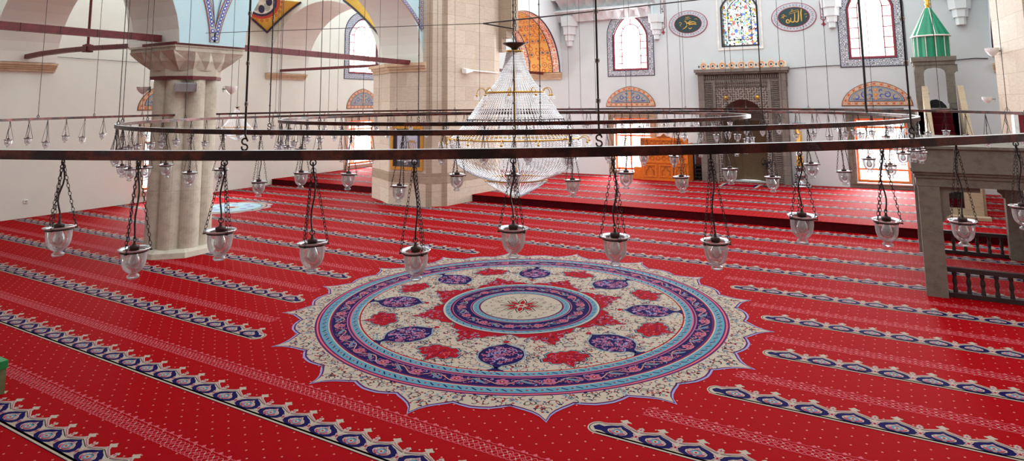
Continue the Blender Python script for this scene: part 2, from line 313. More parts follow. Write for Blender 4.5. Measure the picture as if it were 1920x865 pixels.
# impost mouldings on the walls
def impost(name, fn, u0, u1, z0, z1, D):
    b = MB(); n = 4
    for i, (za, zb, d) in enumerate([(0, .28, .45), (.28, .5, .62), (.5, .74, .8), (.74, 1, 1)]):
        p = [fn(u0-d*.04, z0+za*(z1-z0), d*D), fn(u1+d*.04, z0+za*(z1-z0), d*D), fn(u1+d*.04, z0+zb*(z1-z0), d*D), fn(u0-d*.04, z0+zb*(z1-z0), d*D)]
        q = [fn(u0-d*.04, z0+za*(z1-z0), -.02), fn(u1+d*.04, z0+za*(z1-z0), -.02), fn(u1+d*.04, z0+zb*(z1-z0), -.02), fn(u0-d*.04, z0+zb*(z1-z0), -.02)]
        b.add(p+q, [(0, 1, 2, 3), (7, 6, 5, 4), (0, 4, 5, 1), (1, 5, 6, 2), (2, 6, 7, 3), (3, 7, 4, 0)], 0)
    return struct(b.build(name, 'impost_wood'))
impost('trim_3', W, -1.0, .5, 3.82, 4.05, .15); impost('trim_4', W, 7.4, 9.2, 3.84, 4.05, .15); impost('trim_5', Q, -8.1, -6.42, 3.78, 4.04, .14); impost('trim_6', Q, 7.22, 8.8, 3.62, 3.86, .14)
# ------------------------------------------------------------------ pendentives of the side bay (yellow paint)
def pendentive(name, tip, dirx, ca, cb, roundel):
    b = MB(); N = 10; G = {}
    for i in range(N+1):
        for j in range(N+1):
            t = i/N; s = j/N
            A = ca(t); B = cb(t); P = A.lerp(B, s); bulge = math.sin(PI*s)*.22*t*(A-B).length
            P += Vector((dirx*.7, -.7, -.1))*bulge*.6; G[i, j] = P
    for i in range(N):
        for j in range(N):
            e = 1 if (j in (0, N-1)) and False else 0
            b.add([G[i, j], G[i+1, j], G[i+1, j+1], G[i, j+1]], [(0, 1, 2, 3)], 0, True)
    for j in (0, N):
        pth = [G[i, j]+Vector((dirx*.02, -.02, -.01)) for i in range(N+1)]; b.tube(pth, .035, 4, mi=1)
    if roundel:
        # painted roundel following the surface
        cen = G[9, 5]+Vector((dirx, -1, -.3)).normalized()*.03; nrm = Vector((dirx*.62, -.72, -.32)).normalized(); uu = nrm.cross(Vector((0, 0, 1))).normalized(); vv = uu.cross(nrm)
        for R, mi, dd in ((.62, 2, .04), (.52, 3, .05), (.44, 4, .06)):
            b.add([cen+nrm*dd+uu*R*math.cos(2*PI*k/32)+vv*R*math.sin(2*PI*k/32) for k in range(32)], [tuple(range(32))], mi)
        for k in range(24):
            a = 2*PI*k/24; p = cen+nrm*.05+(uu*math.cos(a)+vv*math.sin(a))*.68; b.torus(p, .035, .012, 8, 4, 2, Matrix((uu, vv, nrm)).transposed())
        for k in range(8):
            a = 2*PI*k/8; p = cen+nrm*.065+(uu*math.cos(a)+vv*math.sin(a))*.26
            b.add([p+uu*.11*math.cos(q)+vv*.15*math.sin(q) for q in [2*PI*z/10 for z in range(10)]], [tuple(range(10))], 5 if k % 2 else 3)
    return struct(b.build(name, ['yellow_paint', 'tile_navy', 'tile_red', 'tile_navy', 'tile_cream', 'tile_grey']))
pendentive('trim_7', None, 1, lambda t: Vector((-14.98+1.75*t, 7.385, 5.55+1.25*t-.28*t*t)), lambda t: Vector((-14.985, 7.4-1.9*t, 5.55+1.3*t-.2*t*t)), True)
pendentive('trim_8', None, -1, lambda t: Vector((-9.35-1.75*t, 7.385, 5.0+1.7*t-.3*t*t)), lambda t: Vector((-9.05+.05*t, 7.4-.35*t, 5.0+1.75*t-.3*t*t)), False)
# painted pendentive bands on the dome-side face (blue/white chain borders)
BF = lambda u, v, d: (-6.85+d, u, v)
def chainband(mb, path, w, d=.012):
    mb.ribbon(path, w*1.15, 4, BF, d); mb.ribbon(path, w*1.0, 0, BF, d+.002); mb.ribbon(path, w*.86, 3, BF, d+.004)
    L = 0
    for i in range(len(path)-1):
        a, c = path[i], path[i+1]; l = math.hypot(c[0]-a[0], c[1]-a[1]); n = max(1, int(l/.075))
        for k in range(n):
            t = (k+.5)/n; p = (a[0]+(c[0]-a[0])*t, a[1]+(c[1]-a[1])*t)
            mb.flat([(p[0]+.045*math.cos(2*PI*q/8), p[1]+.042*math.sin(2*PI*q/8)) for q in range(8)], 2, BF, d+.006)
            mb.flat([(p[0]+.022*math.cos(2*PI*q/6), p[1]+.022*math.sin(2*PI*q/6)) for q in range(6)], 1, BF, d+.009)
def band_arch(sgn, tipu, tipz, spread, top):
    return [(tipu+sgn*(.03+spread*(i/10)**1.6), tipz+(top-tipz)*i/10) for i in range(11)]
b = MB()
chainband(b, band_arch(-1, -.28, 4.12, .42, 5.6), .13); chainband(b, band_arch(1, -.28, 4.12, .55, 5.6), .13)
for s in (-1, 1): b.ribbon(band_arch(s, -.28, 4.5, .28*(1 if s > 0 else .75), 5.6), .02, 0, BF, .02)
b.flat([(-.36, 5.6), (-.28, 5.02), (-.18, 5.6)], 3, BF, .022); b.flat([(-.33, 5.6), (-.28, 5.2), (-.22, 5.6)], 0, BF, .026)
struct(b.build('trim_9', ['tile_navy', 'tile_cream', 'tile_blue', 'tile_grey', 'tile_red']))
b = MB(); p = [(6.3-1.35*(i/10)**1.25, 4.98+1.1*i/10) for i in range(11)]; chainband(b, p, .12); chainband(b, [(6.26, 5.0+.12*i) for i in range(10)], .12)
struct(b.build('trim_10', ['tile_navy', 'tile_cream', 'tile_blue', 'tile_grey', 'tile_red']))
# ================================================================== PIERS AND PILLAR
def offset_rect(cx, cy, hx, hy): return [(cx-hx, cy-hy), (cx+hx, cy-hy), (cx+hx, cy+hy), (cx-hx, cy+hy)]
PX, PY = -7.72, -.27
pil = thing('stone_pillar', 'clustered stone pillar with faceted star capital standing free at left of hall', 'pillar', (PX, PY, 0))
def octo(R, r, n=10, rot=0):
    pts = []
    for k in range(8):
        a = rot+2*PI*k/8; c = (PX+R*math.cos(a), PY+R*math.sin(a))
        for i in range(n+1):
            t = a-1.44+2.88*i/n; pts.append((c[0]+r*math.cos(t), c[1]+r*math.sin(t)))
    return pts
v0 = math.atan2(CY-PY, CX-PX)
rot = v0+PI/8
b = MB(); s0 = octo(.43, .195, n=12, rot=rot); b.frustum(s0, .12, [(PX+(x-PX)*.97, PY+(y-PY)*.97) for x, y in s0], 3.4, 0, True); b.build('shaft', 'pillar_stone', pil)
def octagon(R, rot=PI/8): return [(PX+R*math.cos(rot+2*PI*k/8), PY+R*math.sin(rot+2*PI*k/8)) for k in range(8)]
b = MB(); b.frustum(octagon(.76), 0, octagon(.74), .1, 0); b.frustum(octagon(.74), .1, octagon(.66), .15, 0); b.build('base', 'pillar_stone', pil)
b = MB(); b.frustum(octagon(.66), 3.38, octagon(.665), 3.45, 0); b.build('band', 'iron_band', pil)
# capital: octagonal bell growing into a square block, with folded star facets
b = MB(); b.frustum(octagon(.645), 3.45, octagon(.66), 3.62, 0, True)
def sq(h, n=6):
    P = []
    for sx_, sy_, ex, ey in ((1, -1, 0, 1), (1, 1, -1, 0), (-1, 1, 0, -1), (-1, -1, 1, 0)):
        for i in range(n): P.append((PX+sx_*h+ex*2*h*i/n, PY+sy_*h+ey*2*h*i/n))
    return P
def ringpts(h, z, push=0.0, phase=0):
    """24 points blending octagon to square"""
    S = sq(h); out = []
    for i, (x, y) in enumerate(S):
        a = math.atan2(y-PY, x-PX); ro = h*1.06; bl = min(1, max(0, (z-3.6)/.35)); px_, py_ = PX+ro*math.cos(a), PY+ro*math.sin(a)
        X_, Y_ = px_*(1-bl)+x*bl, py_*(1-bl)+y*bl
        k = 1+(push if (i+phase) % 2 else -push); out.append((PX+(X_-PX)*k, PY+(Y_-PY)*k, z))
    return out
def rim(i, h, z, k=1.0):
    a = 2*PI*i/16; bl = min(1, max(0, (z-3.6)/.3)); q = max(abs(math.cos(a)), abs(math.sin(a))); ro = h*(1-bl)+bl*h/max(q, .0)*1.0
    ro = min(ro, h*1.40); return (PX+ro*k*math.cos(a), PY+ro*k*math.sin(a), z)
for i in range(16):
    T0, T1 = rim(i, .765, 3.93), rim(i+1, .765, 3.93); B0, B1 = rim(i, .635, 3.56), rim(i+1, .635, 3.56)
    Wl, Wr = rim(i-.5, .70, 3.76, .96), rim(i+.5, .70, 3.76, .96); C0 = rim(i, .70, 3.74, 1.06); Pk = rim(i, 0.755, 3.88, 1.0)
    b.add([Pk, Wl, B0, Wr, C0], [(0, 1, 4), (1, 2, 4), (2, 3, 4), (3, 0, 4)], 0)
    b.add([T0, T1, Wr, Pk, rim(i+1, 0.755, 3.88, 1.0)], [(0, 3, 2), (0, 2, 1), (1, 2, 4)], 0); b.add([B0, B1, Wr], [(0, 1, 2)], 0)
b.frustum(octagon(.645), 3.5, octagon(.66), 3.9, 0, True)
b.prism(offset_rect(PX, PY, .765, .735), 3.92, 4.0); b.prism(offset_rect(PX, PY, .79, .765), 4.0, 4.04); b.build('capital', 'pillar_stone', pil)
b = MB()
for a_, c_ in (((PX-.3, PY-.77, 4.03), (PX+.80, PY-.72, 4.085)), ((PX+.75, PY-.72, 4.03), (PX+.80, PY+.77, 4.085))): b.box(a_, c_)
b.build('timber_band', 'red_timber', pil)
lt = MB(); lt.box((-8.49, -1.03, 4.041), (-7.6, -.96, 4.11)); tag(lt.build('strip_light', 'white_enamel'), 'slim white tube light lying along left edge of pillar capital', 'light')
# big pier P2
def pier(name, label, mir, sh=0):
    mx = (lambda x: x) if not mir else (lambda x: .6-x)
    low = [(-9.38, 7.04), (-8.76, 6.74), (-8.05, 6.3), (-6.71, 6.34), (-6.3, 6.77), (-6.1, 8.5), (-6.04, 8.9), (-6.1, 9.3), (-9.5, 9.3), (-9.5, 7.4)]
    up = [(-8.4, 6.9), (-6.86, 6.345), (-6.71, 6.345), (-6.3, 6.77), (-6.1, 8.5), (-6.04, 8.9), (-6.1, 9.3), (-8.4, 9.3)]
    f = lambda L: [(mx(x), y) for x, y in (L if not mir else L[::-1])]
    c = f([(-7.4, 7.8)])[0]; r = thing(name, label, 'pier', (c[0], c[1], 0))
    b = MB(); b.prism(f(low), 0, 3.8, 0)
    b.build('lower_shaft', 'travertine', r)
    b = MB(); b.prism(f(up), 3.8, TOP, 0); b.build('upper_shaft', 'travertine_light' if mir else 'travertine', r)
    b = MB()
    for z0, z1, e in ((3.8, 3.88, .03), (3.88, 3.96, .07), (3.96, 4.05, .12)):
        P = [(-9.5-e, 7.3-e), (-9.38-e, 7.04-e), (-8.76-e, 6.74-e), (-8.05-e, 6.3-e), (-6.72, 6.34-e), (-6.72, 7.2), (-9.5, 9.2)]; b.prism(f(P), z0, z1)
    b.build('impost', 'impost_wood', r)
    b = MB(); P = [(x+(x+7.8)*.004, y-.006) for x, y in low]; b.prism(f([(-9.385, 7.03), (-8.765, 6.735), (-8.05, 6.293), (-6.705, 6.333), (-6.292, 6.765), (-6.092, 8.5), (-6.2, 9.2), (-9.4, 9.2)]), .64, .92, 0); b.build('dark_course', 'travertine_dark', r)
    b = MB(); b.prism(f([(-6.71-.005, 6.34-.008), (-6.6, 6.45-.008), (-6.6, 6.6), (-6.8, 6.5)]), .0, TOP, 0); b.prism(f([(-6.4, 6.66-.008), (-6.3+.006, 6.77), (-6.5, 6.9)]), 0, TOP, 0); b.build('corner_shafts', 'travertine_dark', r)
    return r
P2 = pier('stone_pier', 'massive travertine pier with angled faces behind crystal chandelier, carrying gold framed picture', False)
b = MB(); b.box((-7.0, 9.25, 5.2), (-5.62, 9.7, 7.5)); b.box((-7.0, 9.25, 4.95), (-5.8, 9.6, 5.2)); b.box((-7.0, 9.25, 4.5), (-5.97, 9.5, 4.95)); b.build('stepped_corbel', 'travertine_dark', P2)
P3 = pier('stone_pier', 'pale travertine pier cut off by right edge of photo, carrying white sconce', True)
P3['label'] = 'pale travertine pier at right edge of photo behind stone tribune'
# other side columns behind the view (carry the arcades)
# ------------------------------------------------------------------ tie beams
def tie(label, path, w, h, mat='red_timber', group='tie beams between the arches'):
    b = MB(); P = [Vector(p) for p in path]; dirv = (P[-1]-P[0]).normalized(); sd = dirv.cross(Z).normalized()*w/2
    for a, c in zip(P[:-1], P[1:]):
        vs = [a-sd-Z*h/2, a+sd-Z*h/2, a+sd+Z*h/2, a-sd+Z*h/2, c-sd-Z*h/2, c+sd-Z*h/2, c+sd+Z*h/2, c-sd+Z*h/2]
        b.add(vs, [(0, 1, 2, 3), (7, 6, 5, 4), (0, 4, 5, 1), (1, 5, 6, 2), (2, 6, 7, 3), (3, 7, 4, 0)])
        n = max(1, int((c-a).length/.55))
        for k in range(1, n):
            q = a.lerp(c, k/n); e = dirv*.006; s2 = sd*1.03; h2 = h/2*1.04
            vs = [q-e-s2-Z*h2, q-e+s2-Z*h2, q-e+s2+Z*h2, q-e-s2+Z*h2, q+e-s2-Z*h2, q+e+s2-Z*h2, q+e+s2+Z*h2, q+e-s2+Z*h2]
            b.add(vs, [(0, 1, 2, 3), (7, 6, 5, 4), (0, 4, 5, 1), (1, 5, 6, 2), (2, 6, 7, 3), (3, 7, 4, 0)], 1)
    return tag(b.build('tie_beam', [mat, 'black_iron']), label, 'beam', group)
tie('long dark red tie beam between left pillar capital and big pier', [(-7.3, .46, 4.10), (-7.3, 6.25, 4.06)], .12, .13)
tie('dark red tie beam leaving frame at left above pillar capital', [(-7.4, -1.05, 4.16), (-7.4, -6.9, 4.16)], .12, .13)
tie('bowed brown tie beam from left wall to pillar capital, held by a rod', [(-14.98, -.22, 4.19), (-14.0, -.22, 4.24), (-12.8, -.23, 4.255), (-11.6, -.24, 4.25), (-8.5, -.26, 4.17)], .12, .11)
tie('thin brown tie beam in far left bay crossing arched window', [(-14.98, 7.95, 4.15), (-9.6, 7.95, 4.16)], .1, .09)
tie('short dark red tie beam under orange painted arch', [(-7.2, 9.35, 4.03), (-7.2, 14.38, 4.03)], .1, .1)
b = MB(); rx = -11.75; b.tube([(rx, -.24, 4.2), (rx, -.24, 6.35)], .03, 8); b.torus((rx, -.24, 4.34), .05, .02, 12, 6); b.torus((rx, -.24, 5.55), .045, .018, 12, 6); b.box((rx-.09, -.32, 4.16), (rx+.09, -.16, 4.34)); tag(b.build('support_rod', 'red_timber'), 'vertical iron rod with collars hanging down to bowed tie beam', 'rod')
# long wires
def wire(label, pts, r=.008, mat='wire_grey', name='tension_wire', cat='wire'):
    b = MB(); b.tube(pts, r, 5); return tag(b.build(name, mat), label, cat)
wire('taut wire from left pillar arch toward chandelier chain bracket', [(-6.8, -.5, 4.28), (-.46, -.25, 4.04)], .006)
wr = thing('wire_bracket', 'long thin iron rod with triangular bracket beside crystal chandelier chain', 'bracket', (-.46, -.25, 4.04))
b = MB(); b.tube([(-.46, -.25, 4.04), (6.85, 8.0, 5.55)], .011, 5); b.build('rod', 'dark_iron', wr)
b = MB(); b.tube([(-.46, -.25, 4.04), (-.05, -.03, 3.95), (-.05, -.03, 4.1)], .011, 5); b.build('brace', 'dark_iron', wr)
wire('thin cable along back wall right of carved prayer niche', [(1.8, 14.37, 3.9), (2.6, 14.37, 3.94), (3.35, 14.37, 3.95)], .012, name='wall_cable')
wire('thin cable on back wall between pulpit canopy and right arch', [(6.2, 14.37, 3.98), (6.8, 14.37, 4.02), (7.1, 14.37, 4.0)], .014, name='wall_cable')
wire('thin cable on left wall under bowed tie beam', [(-14.97, -1, 4.28), (-14.97, .6, 4.24), (-14.97, 3.0, 4.2)], .007, name='wall_cable')
# ================================================================== CARPET
FL = lambda z0: (lambda u, v, d: (u, v, z0+d))
CM = ['yarn_red', 'yarn_scarlet', 'yarn_cream', 'yarn_navy', 'yarn_pink', 'yarn_rose', 'yarn_sky', 'yarn_lilac', 'yarn_purple', 'yarn_black', 'yarn_skylight']
RED, SCA, CRM, NVY, PNK, ROS, SKY, LIL, PUR, BLK, SKL = range(11)
PER = .3405
def mirror(L): return L+[(-x, y) for x, y in L[::-1]]
def ell(cx, cy, rx, ry, n=12): return [(cx+rx*math.cos(2*PI*k/n), cy+ry*math.sin(2*PI*k/n)) for k in range(n)]
def motif(mb, fn, x, y, d):
    T = lambda L: [(x+a, y+c) for a, c in L]; h = PER/2
    # cream wave with trefoil finial
    w = mirror([(-h, .012), (-h, .205), (-h+.03, .215), (-h+.07, .235), (-.06, .252), (-.03, .268), (-.018, .29)])
    w = [(-h, .012), (-h, .2), (-h+.04, .212), (-.08, .238), (-.04, .258), (-.016, .285), (-.045, .30), (-.05, .315), (-.028, .322), (0, .35), (.028, .322), (.05, .315), (.045, .30), (.016, .285), (.04, .258), (.08, .238), (h-.04, .212), (h, .2), (h, .012)]
    mb.flat(T(w), CRM, fn, d)
    mb.ribbon(T([(-h, .19), (-h+.05, .2), (-.08, .222), (-.03, .245), (0, .27), (.03, .245), (.08, .222), (h-.05, .2), (h, .19)]), .008, PNK, fn, d+.0006)
    mb.ribbon(T([(-h+.01, .178), (-h+.05, .188), (-.07, .208), (0, .235), (.07, .208), (h-.05, .188), (h-.01, .178)]), .007, BLK, fn, d+.0006)
    # navy lens
    nv = [(-h+.016, .1), (-h+.04, .15), (-.09, .182), (-.035, .205), (0, .228), (.035, .205), (.09, .182), (h-.04, .15), (h-.016, .1), (h-.04, .058), (.08, .036), (0, .031), (-.08, .036), (-h+.04, .058)]
    mb.flat(T(nv), NVY, fn, d+.0006)
    # heart flower
    ht = [(0, .05), (.05, .058), (.085, .085), (.09, .115), (.06, .145), (.025, .16), (0, .19), (-.025, .16), (-.06, .145), (-.09, .115), (-.085, .085), (-.05, .058)]
    mb.flat(T(ht), CRM, fn, d+.0012); mb.flat(T([(a*.86, .112+(c-.112)*.84) for a, c in ht]), PNK, fn, d+.0018)
    for k in range(7):
        a = -1.35+2.7*k/6; mb.flat(T(ell(.062*math.sin(a), .1+.045*math.cos(a), .011, .011, 6)), CRM, fn, d+.0024)
    mb.flat(T(ell(0, .108, .042, .04, 12)), SKY, fn, d+.0024); mb.flat(T(ell(0, .102, .025, .024, 8)), CRM, fn, d+.003); mb.flat(T(ell(0, .1, .012, .012, 6)), SCA, fn, d+.0036)
    for s in (-1, 1): mb.ribbon(T([(s*.015, .055), (s*.05, .068), (s*.07, .09)]), .007, SCA, fn, d+.003)
def joint(mb, fn, x, y, d):
    T = lambda L: [(x+a, y+c) for a, c in L]
    mb.flat(T([(-.02, .2), (-.03, .225), (-.012, .235), (-.03, .248), (0, .275), (.03, .248), (.012, .235), (.03, .225), (.02, .2)]), CRM, fn, d+.0002)
    mb.flat(T([(-.012, .225), (0, .26), (.012, .225), (0, .21)]), PNK, fn, d+.0012)
    mb.flat(T([(0, .045), (.035, .07), (.018, .1), (.038, .13), (.012, .16), (0, .2), (-.012, .16), (-.038, .13), (-.018, .1), (-.035, .07)]), CRM, fn, d+.0016)
    mb.ribbon(T([(-.03, .06), (-.006, .1), (-.03, .145)]), .008, PNK, fn, d+.0024); mb.ribbon(T([(.03, .06), (.006, .1), (.03, .145)]), .008, PNK, fn, d+.0024)
    mb.flat(T(ell(0, .1, .008, .02, 6)), SCA, fn, d+.003)
def stripe(mb, fn, y, x0, x1, d=.0012, r0=False, r1=False):
    n = max(1, round((x1-x0)/PER)); off = 0
    xs = [x0+PER*(k+.5) for k in range(n)] if r0 or not r1 else [x1-PER*(k+.5) for k in range(n)]
    a, c = min(xs)-PER/2, max(xs)+PER/2
    mb.flat([(a, y-.016), (c, y-.016), (c, y-.006), (a, y-.006)], BLK, fn, d-.0002)
    mb.flat([(a, y-.008), (c, y-.008), (c, y+.035), (a, y+.035)], CRM, fn, d)
    for x in xs: motif(mb, fn, x, y, d)
    for x in sorted(xs)[:-1]: joint(mb, fn, x+PER/2, y, d)
    for flag, e, s in ((r0, a, -1), (r1, c, 1)):
        if flag:
            cap = [(e, y-.008)]+[(e+s*.1*math.sin(PI*k/10), y+.1-.108*math.cos(PI*k/10)) for k in range(1, 10)]+[(e, y+.205)]
            mb.flat(cap, CRM, fn, d); mb.ribbon([(e+s*.082*math.sin(PI*k/10), y+.1-.088*math.cos(PI*k/10)) for k in range(11)], .008, BLK, fn, d+.0006)
            mb.flat([(e-s*.09, y+.1), (e-s*.04, y+.14), (e+s*.02, y+.15), (e+s*.055, y+.1), (e+s*.02, y+.055), (e-s*.04, y+.06)], NVY, fn, d+.0008)
def lace(mb, fn, y, x0, x1, d=.001):
    P = .1135; n = int((x1-x0)/P); N = n*8
    if n < 1: return
    for amp, ph, yy in ((.03, 0, .055), (.03, PI, .055), (.028, 0, .115), (.028, PI, .115)):
        mb.ribbon([(x0+n*P*i/N, y+yy+amp*math.sin(2*PI*i/8+ph)) for i in range(N+1)], .008, ROS, fn, d)
    for yy in (.012, .165): mb.ribbon([(x0+n*P*i/(N), y+yy+.008*abs(math.sin(PI*i/4))) for i in range(N+1)], .0065, ROS, fn, d+.0003)
    for k in range(n):
        x = x0+P*(k+.5)
        mb.flat(ell(x, y+.055, .009, .009, 6), CRM, fn, d+.0006); mb.flat(ell(x+P/2, y+.085, .007, .007, 6), ROS, fn, d+.0006); mb.flat(ell(x, y+.115, .009, .009, 6), CRM, fn, d+.0006)
        mb.flat([(x-.012, y+.17), (x-.02, y+.185), (x, y+.205), (x+.02, y+.185), (x+.012, y+.17)], ROS, fn, d+.0006)
def stripes(mb, fn, rows, xa, xb, cuts):
    for y in rows:
        segs = [(xa, xb, False, False)]
        for (cx, cy, ex) in cuts:
            g = ex(y-cy+.08)
            if g:
                new = []
                for a, c, ra, rc in segs:
                    if cx-g > a+.3 and cx-g < c: new.append((a, cx-g, ra, True))
                    if cx+g < c-.3 and cx+g > a: new.append((cx+g, c, True, rc))
                    if not (a < cx+g and c > cx-g): new.append((a, c, ra, rc))
                segs = new
        for a, c, ra, rc in segs: stripe(mb, fn, y, a+(.1 if ra else 0), c-(.1 if rc else 0), r0=ra, r1=rc)
        segs = [(xa, xb)]
        for (cx, cy, ex) in cuts:
            g = ex(y+.6-cy)
            if g:
                new = []
                for a, c in segs:
                    if cx-g > a and cx-g < c: new.append((a, cx-g))
                    if cx+g < c and cx+g > a: new.append((cx+g, c))
                    if not (a < cx+g and c > cx-g): new.append((a, c))
                segs = new
        for a, c in segs: lace(mb, fn, y+.5, a, c)
ROW = [-5.22+1.258*k for k in range(-3, 11)]
def big_cut(dy):
    dy = abs(dy)
    if dy > 3.3: return 0
    return max(2.15, 3.24-.055*dy-.132*dy*dy) if dy < 3.0 else 1.4
def small_cut(dy): return (1.2 if abs(dy) < .9 else 0)
fn = FL(.004); b = MB(); b.box((-15, YB, 0), (XR, 7.85, .004), RED)
stripes(b, fn, ROW, -14.95, 9.0, [(0, 0, big_cut), (-11.6, 3.75, small_cut)])
carpet = tag(b.build('prayer_carpet', CM), 'wall-to-wall red prayer carpet with bordered rows around a huge round medallion', 'carpet')
fn2 = FL(.2); b = MB(); b.box((-15, 7.83, .19), (XR, 14.4, .2), RED)
stripes(b, fn2, [8.62+1.258*k for k in range(5)], -14.95, 9.0, [])
tag(b.build('platform_carpet', CM), 'red bordered prayer carpet covering the raised floor before back wall', 'carpet')
# medallion
def curl(mb, fn, x, y, a, s, R, w, mi, d, n=7, turns=.8):
    pts = []
    for i in range(n+1):
        t = i/n; rr = R*(1-.55*t); an = a+s*turns*2*PI*t; pts.append((x+rr*math.cos(an), y+rr*math.sin(an)))
    mb.ribbon(pts, w, mi, fn, d)
def medallion(fn):
    rnd = random.Random(3); mb = MB(); P2c = lambda r, a: (r*math.cos(a), r*math.sin(a))
    def outline(k):
        L = []
        prof = [(-11.25, 3.035), (-9.5, 3.03), (-7.6, 3.0), (-5.9, 2.965), (-4.9, 3.0), (-3.4, 3.045), (-2.0, 3.10), (-.9, 3.17), (0, 3.27), (.9, 3.17), (2.0, 3.10), (3.4, 3.045), (4.9, 3.0), (5.9, 2.965), (7.6, 3.0), (9.5, 3.03)]
        for q in range(16):
            for a, r in prof: L.append(P2c(r*k if a else r*(k+.004), math.radians(11.25+22.5*q+a)))
        return L
    mb.flat(outline(1.012), LIL, fn, .0004); mb.flat(outline(1.004), PUR, fn, .0008); mb.flat(outline(.997), CRM, fn, .0012)
    circ = lambda r, n=180: [P2c(r, 2*PI*i/n) for i in range(n)]
    def band(r, mi, d): mb.flat(circ(r), mi, fn, d)
    def ann(r0, r1, mi, d, n=180):
        A = [fn(*P2c(r0, 2*PI*i/n), d) for i in range(n)]; B = [fn(*P2c(r1, 2*PI*i/n), d) for i in range(n)]
        mb.add(A+B, [(i, (i+1) % n, n+(i+1) % n, n+i) for i in range(n)], mi)
    # outer cream skirt: scrolls and flowers
    D = .0018
    def flower(x, y, s, a=0, c1=SCA, c2=SKY):
        for k in range(5): mb.flat(ell(x+s*math.cos(a+k*2*PI/5), y+s*math.sin(a+k*2*PI/5), s*.5, s*.5, 6), c1, fn, D)
        mb.flat(ell(x, y, s*.5, s*.5, 6), c2, fn, D+.0006)
    for q in range(16):
        a0 = math.radians(11.25+22.5*q)
        flower(*P2c(3.04, a0), .02, a0); flower(*P2c(2.88, a0+.1), .022, a0, SKY, SCA); flower(*P2c(2.88, a0-.1), .022, a0, SKY, SCA)
        for s in (-1, 1):
            for (r, da, R) in ((2.95, .035, .07), (2.88, .105, .06), (2.87, .17, .065), (3.08, .012, .045)):
                x, y = P2c(r, a0+s*da); curl(mb, fn, x, y, a0+s*1.3, s, R, .010, BLK, D-.0004)
                for k in range(4):
                    aa = rnd.random()*6.28; mb.flat(ell(x+R*1.15*math.cos(aa), y+R*1.15*math.sin(aa), .017, .013, 6), rnd.choice((SCA, SCA, NVY, SKY)), fn, D)
    # border rings
    ann(2.765, 2.79, PUR, .0018); ann(2.745, 2.765, ROS, .0018); ann(2.725, 2.745, PUR, .0018)
    ann(2.62, 2.725, SKY, .0018); ann(2.605, 2.62, CRM, .0018); ann(2.595, 2.605, SCA, .0019); ann(2.575, 2.595, PUR, .0018)
    ann(2.385, 2.575, NVY, .0018); ann(2.37, 2.385, PNK, .0018); ann(2.345, 2.37, PUR, .0018); ann(2.33, 2.345, ROS, .0019)
    ann(2.24, 2.33, SKY, .0018); ann(2.225, 2.24, CRM, .0018); ann(2.205, 2.225, SCA, .0019)
    def dashes(r, n, w):
        for k in range(n):
            a = 2*PI*k/n
            if k % 2: mb.ribbon([P2c(r-w*.6, a-.011), P2c(r, a), P2c(r+w*.6, a+.011)], .016, NVY, fn, .0024)
            else: mb.flat(ell(*P2c(r, a), .014, .014, 6), SCA, fn, .0024); mb.flat(ell(*P2c(r, a+2*PI/n*.35), .007, .007, 6), CRM, fn, .0024)
    dashes(2.672, 220, .04); dashes(2.285, 190, .034)
    def vine(rc, amp, n, wv, sc=1.0):
        N = n*10
        mb.ribbon([P2c(rc+amp*math.sin(2*PI*i/20), 2*PI*i/N) for i in range(N)], wv, SCA, fn, .0022, True)
        mb.ribbon([P2c(rc+amp*math.sin(2*PI*i/20), 2*PI*i/N) for i in range(N)], wv*.5, CRM, fn, .0026, True)
        for k in range(n):
            a = 2*PI*(k*10+5)/N; s = 1 if k % 2 == 0 else -1
            # lotus rosette
            x, y = P2c(rc-s*amp*.05, a)
            if k % 2 == 0:
                for m in range(6):
                    am = a+m*PI/3; mb.flat(ell(x+.045*sc*math.cos(am), y+.045*sc*math.sin(am), .026*sc, .026*sc, 8), PNK, fn, .003)
                mb.flat(ell(x, y, .028*sc, .028*sc, 8), SCA, fn, .0034); mb.flat(ell(x, y, .013*sc, .013*sc, 6), CRM, fn, .0038)
            else:
                # sky S leaf
                pts = [P2c(rc+amp*.75*math.sin(-1.6+3.2*i/8), a+(-1+2*i/8)*.5*2*PI/n*.8) for i in range(9)]
                mb.ribbon(pts, [.008*sc+.03*sc*math.sin(PI*i/8) for i in range(9)], SKY, fn, .003); mb.ribbon(pts, .006*sc, SCA, fn, .0034)
            for m in range(14):
                aa = a+(rnd.random()-.5)*2*PI/n; rr = rc+(rnd.random()-.5)*2.2*amp
                curl(mb, fn, *P2c(rr, aa), rnd.random()*6, 1, .022*sc, .010, rnd.choice((PNK, PNK, ROS, LIL)), .0026, 5, .6)
    vine(2.48, .06, 64, .018)
    # cream field
    band(2.205, CRM, .0018)
    for q in range(16):
        for (r, da, R) in ((2.05, 0, .09), (2.06, .12, .08), (1.55, .1, .09), (1.6, -.1, .08), (1.85, .19, .09), (1.34, .19, .08), (1.25, .02, .07), (1.78, -.19, .06), (1.45, .0, .06), (2.1, .06, .05)):
            a0 = 2*PI*q/16+da; x, y = P2c(r, a0); s = 1 if (q % 2) else -1
            curl(mb, fn, x, y, a0+1, s, R, .010, BLK, .0022, 9, .85)
            for k in range(5):
                aa = rnd.random()*6.28; mb.flat(ell(x+R*1.1*math.cos(aa), y+R*1.1*math.sin(aa), .018, .014, 6), rnd.choice((SCA, SCA, NVY, SKY, PNK)), fn, .0026)
            if rnd.random() < .4: flower(x, y, .018, 0, SCA, SKL)
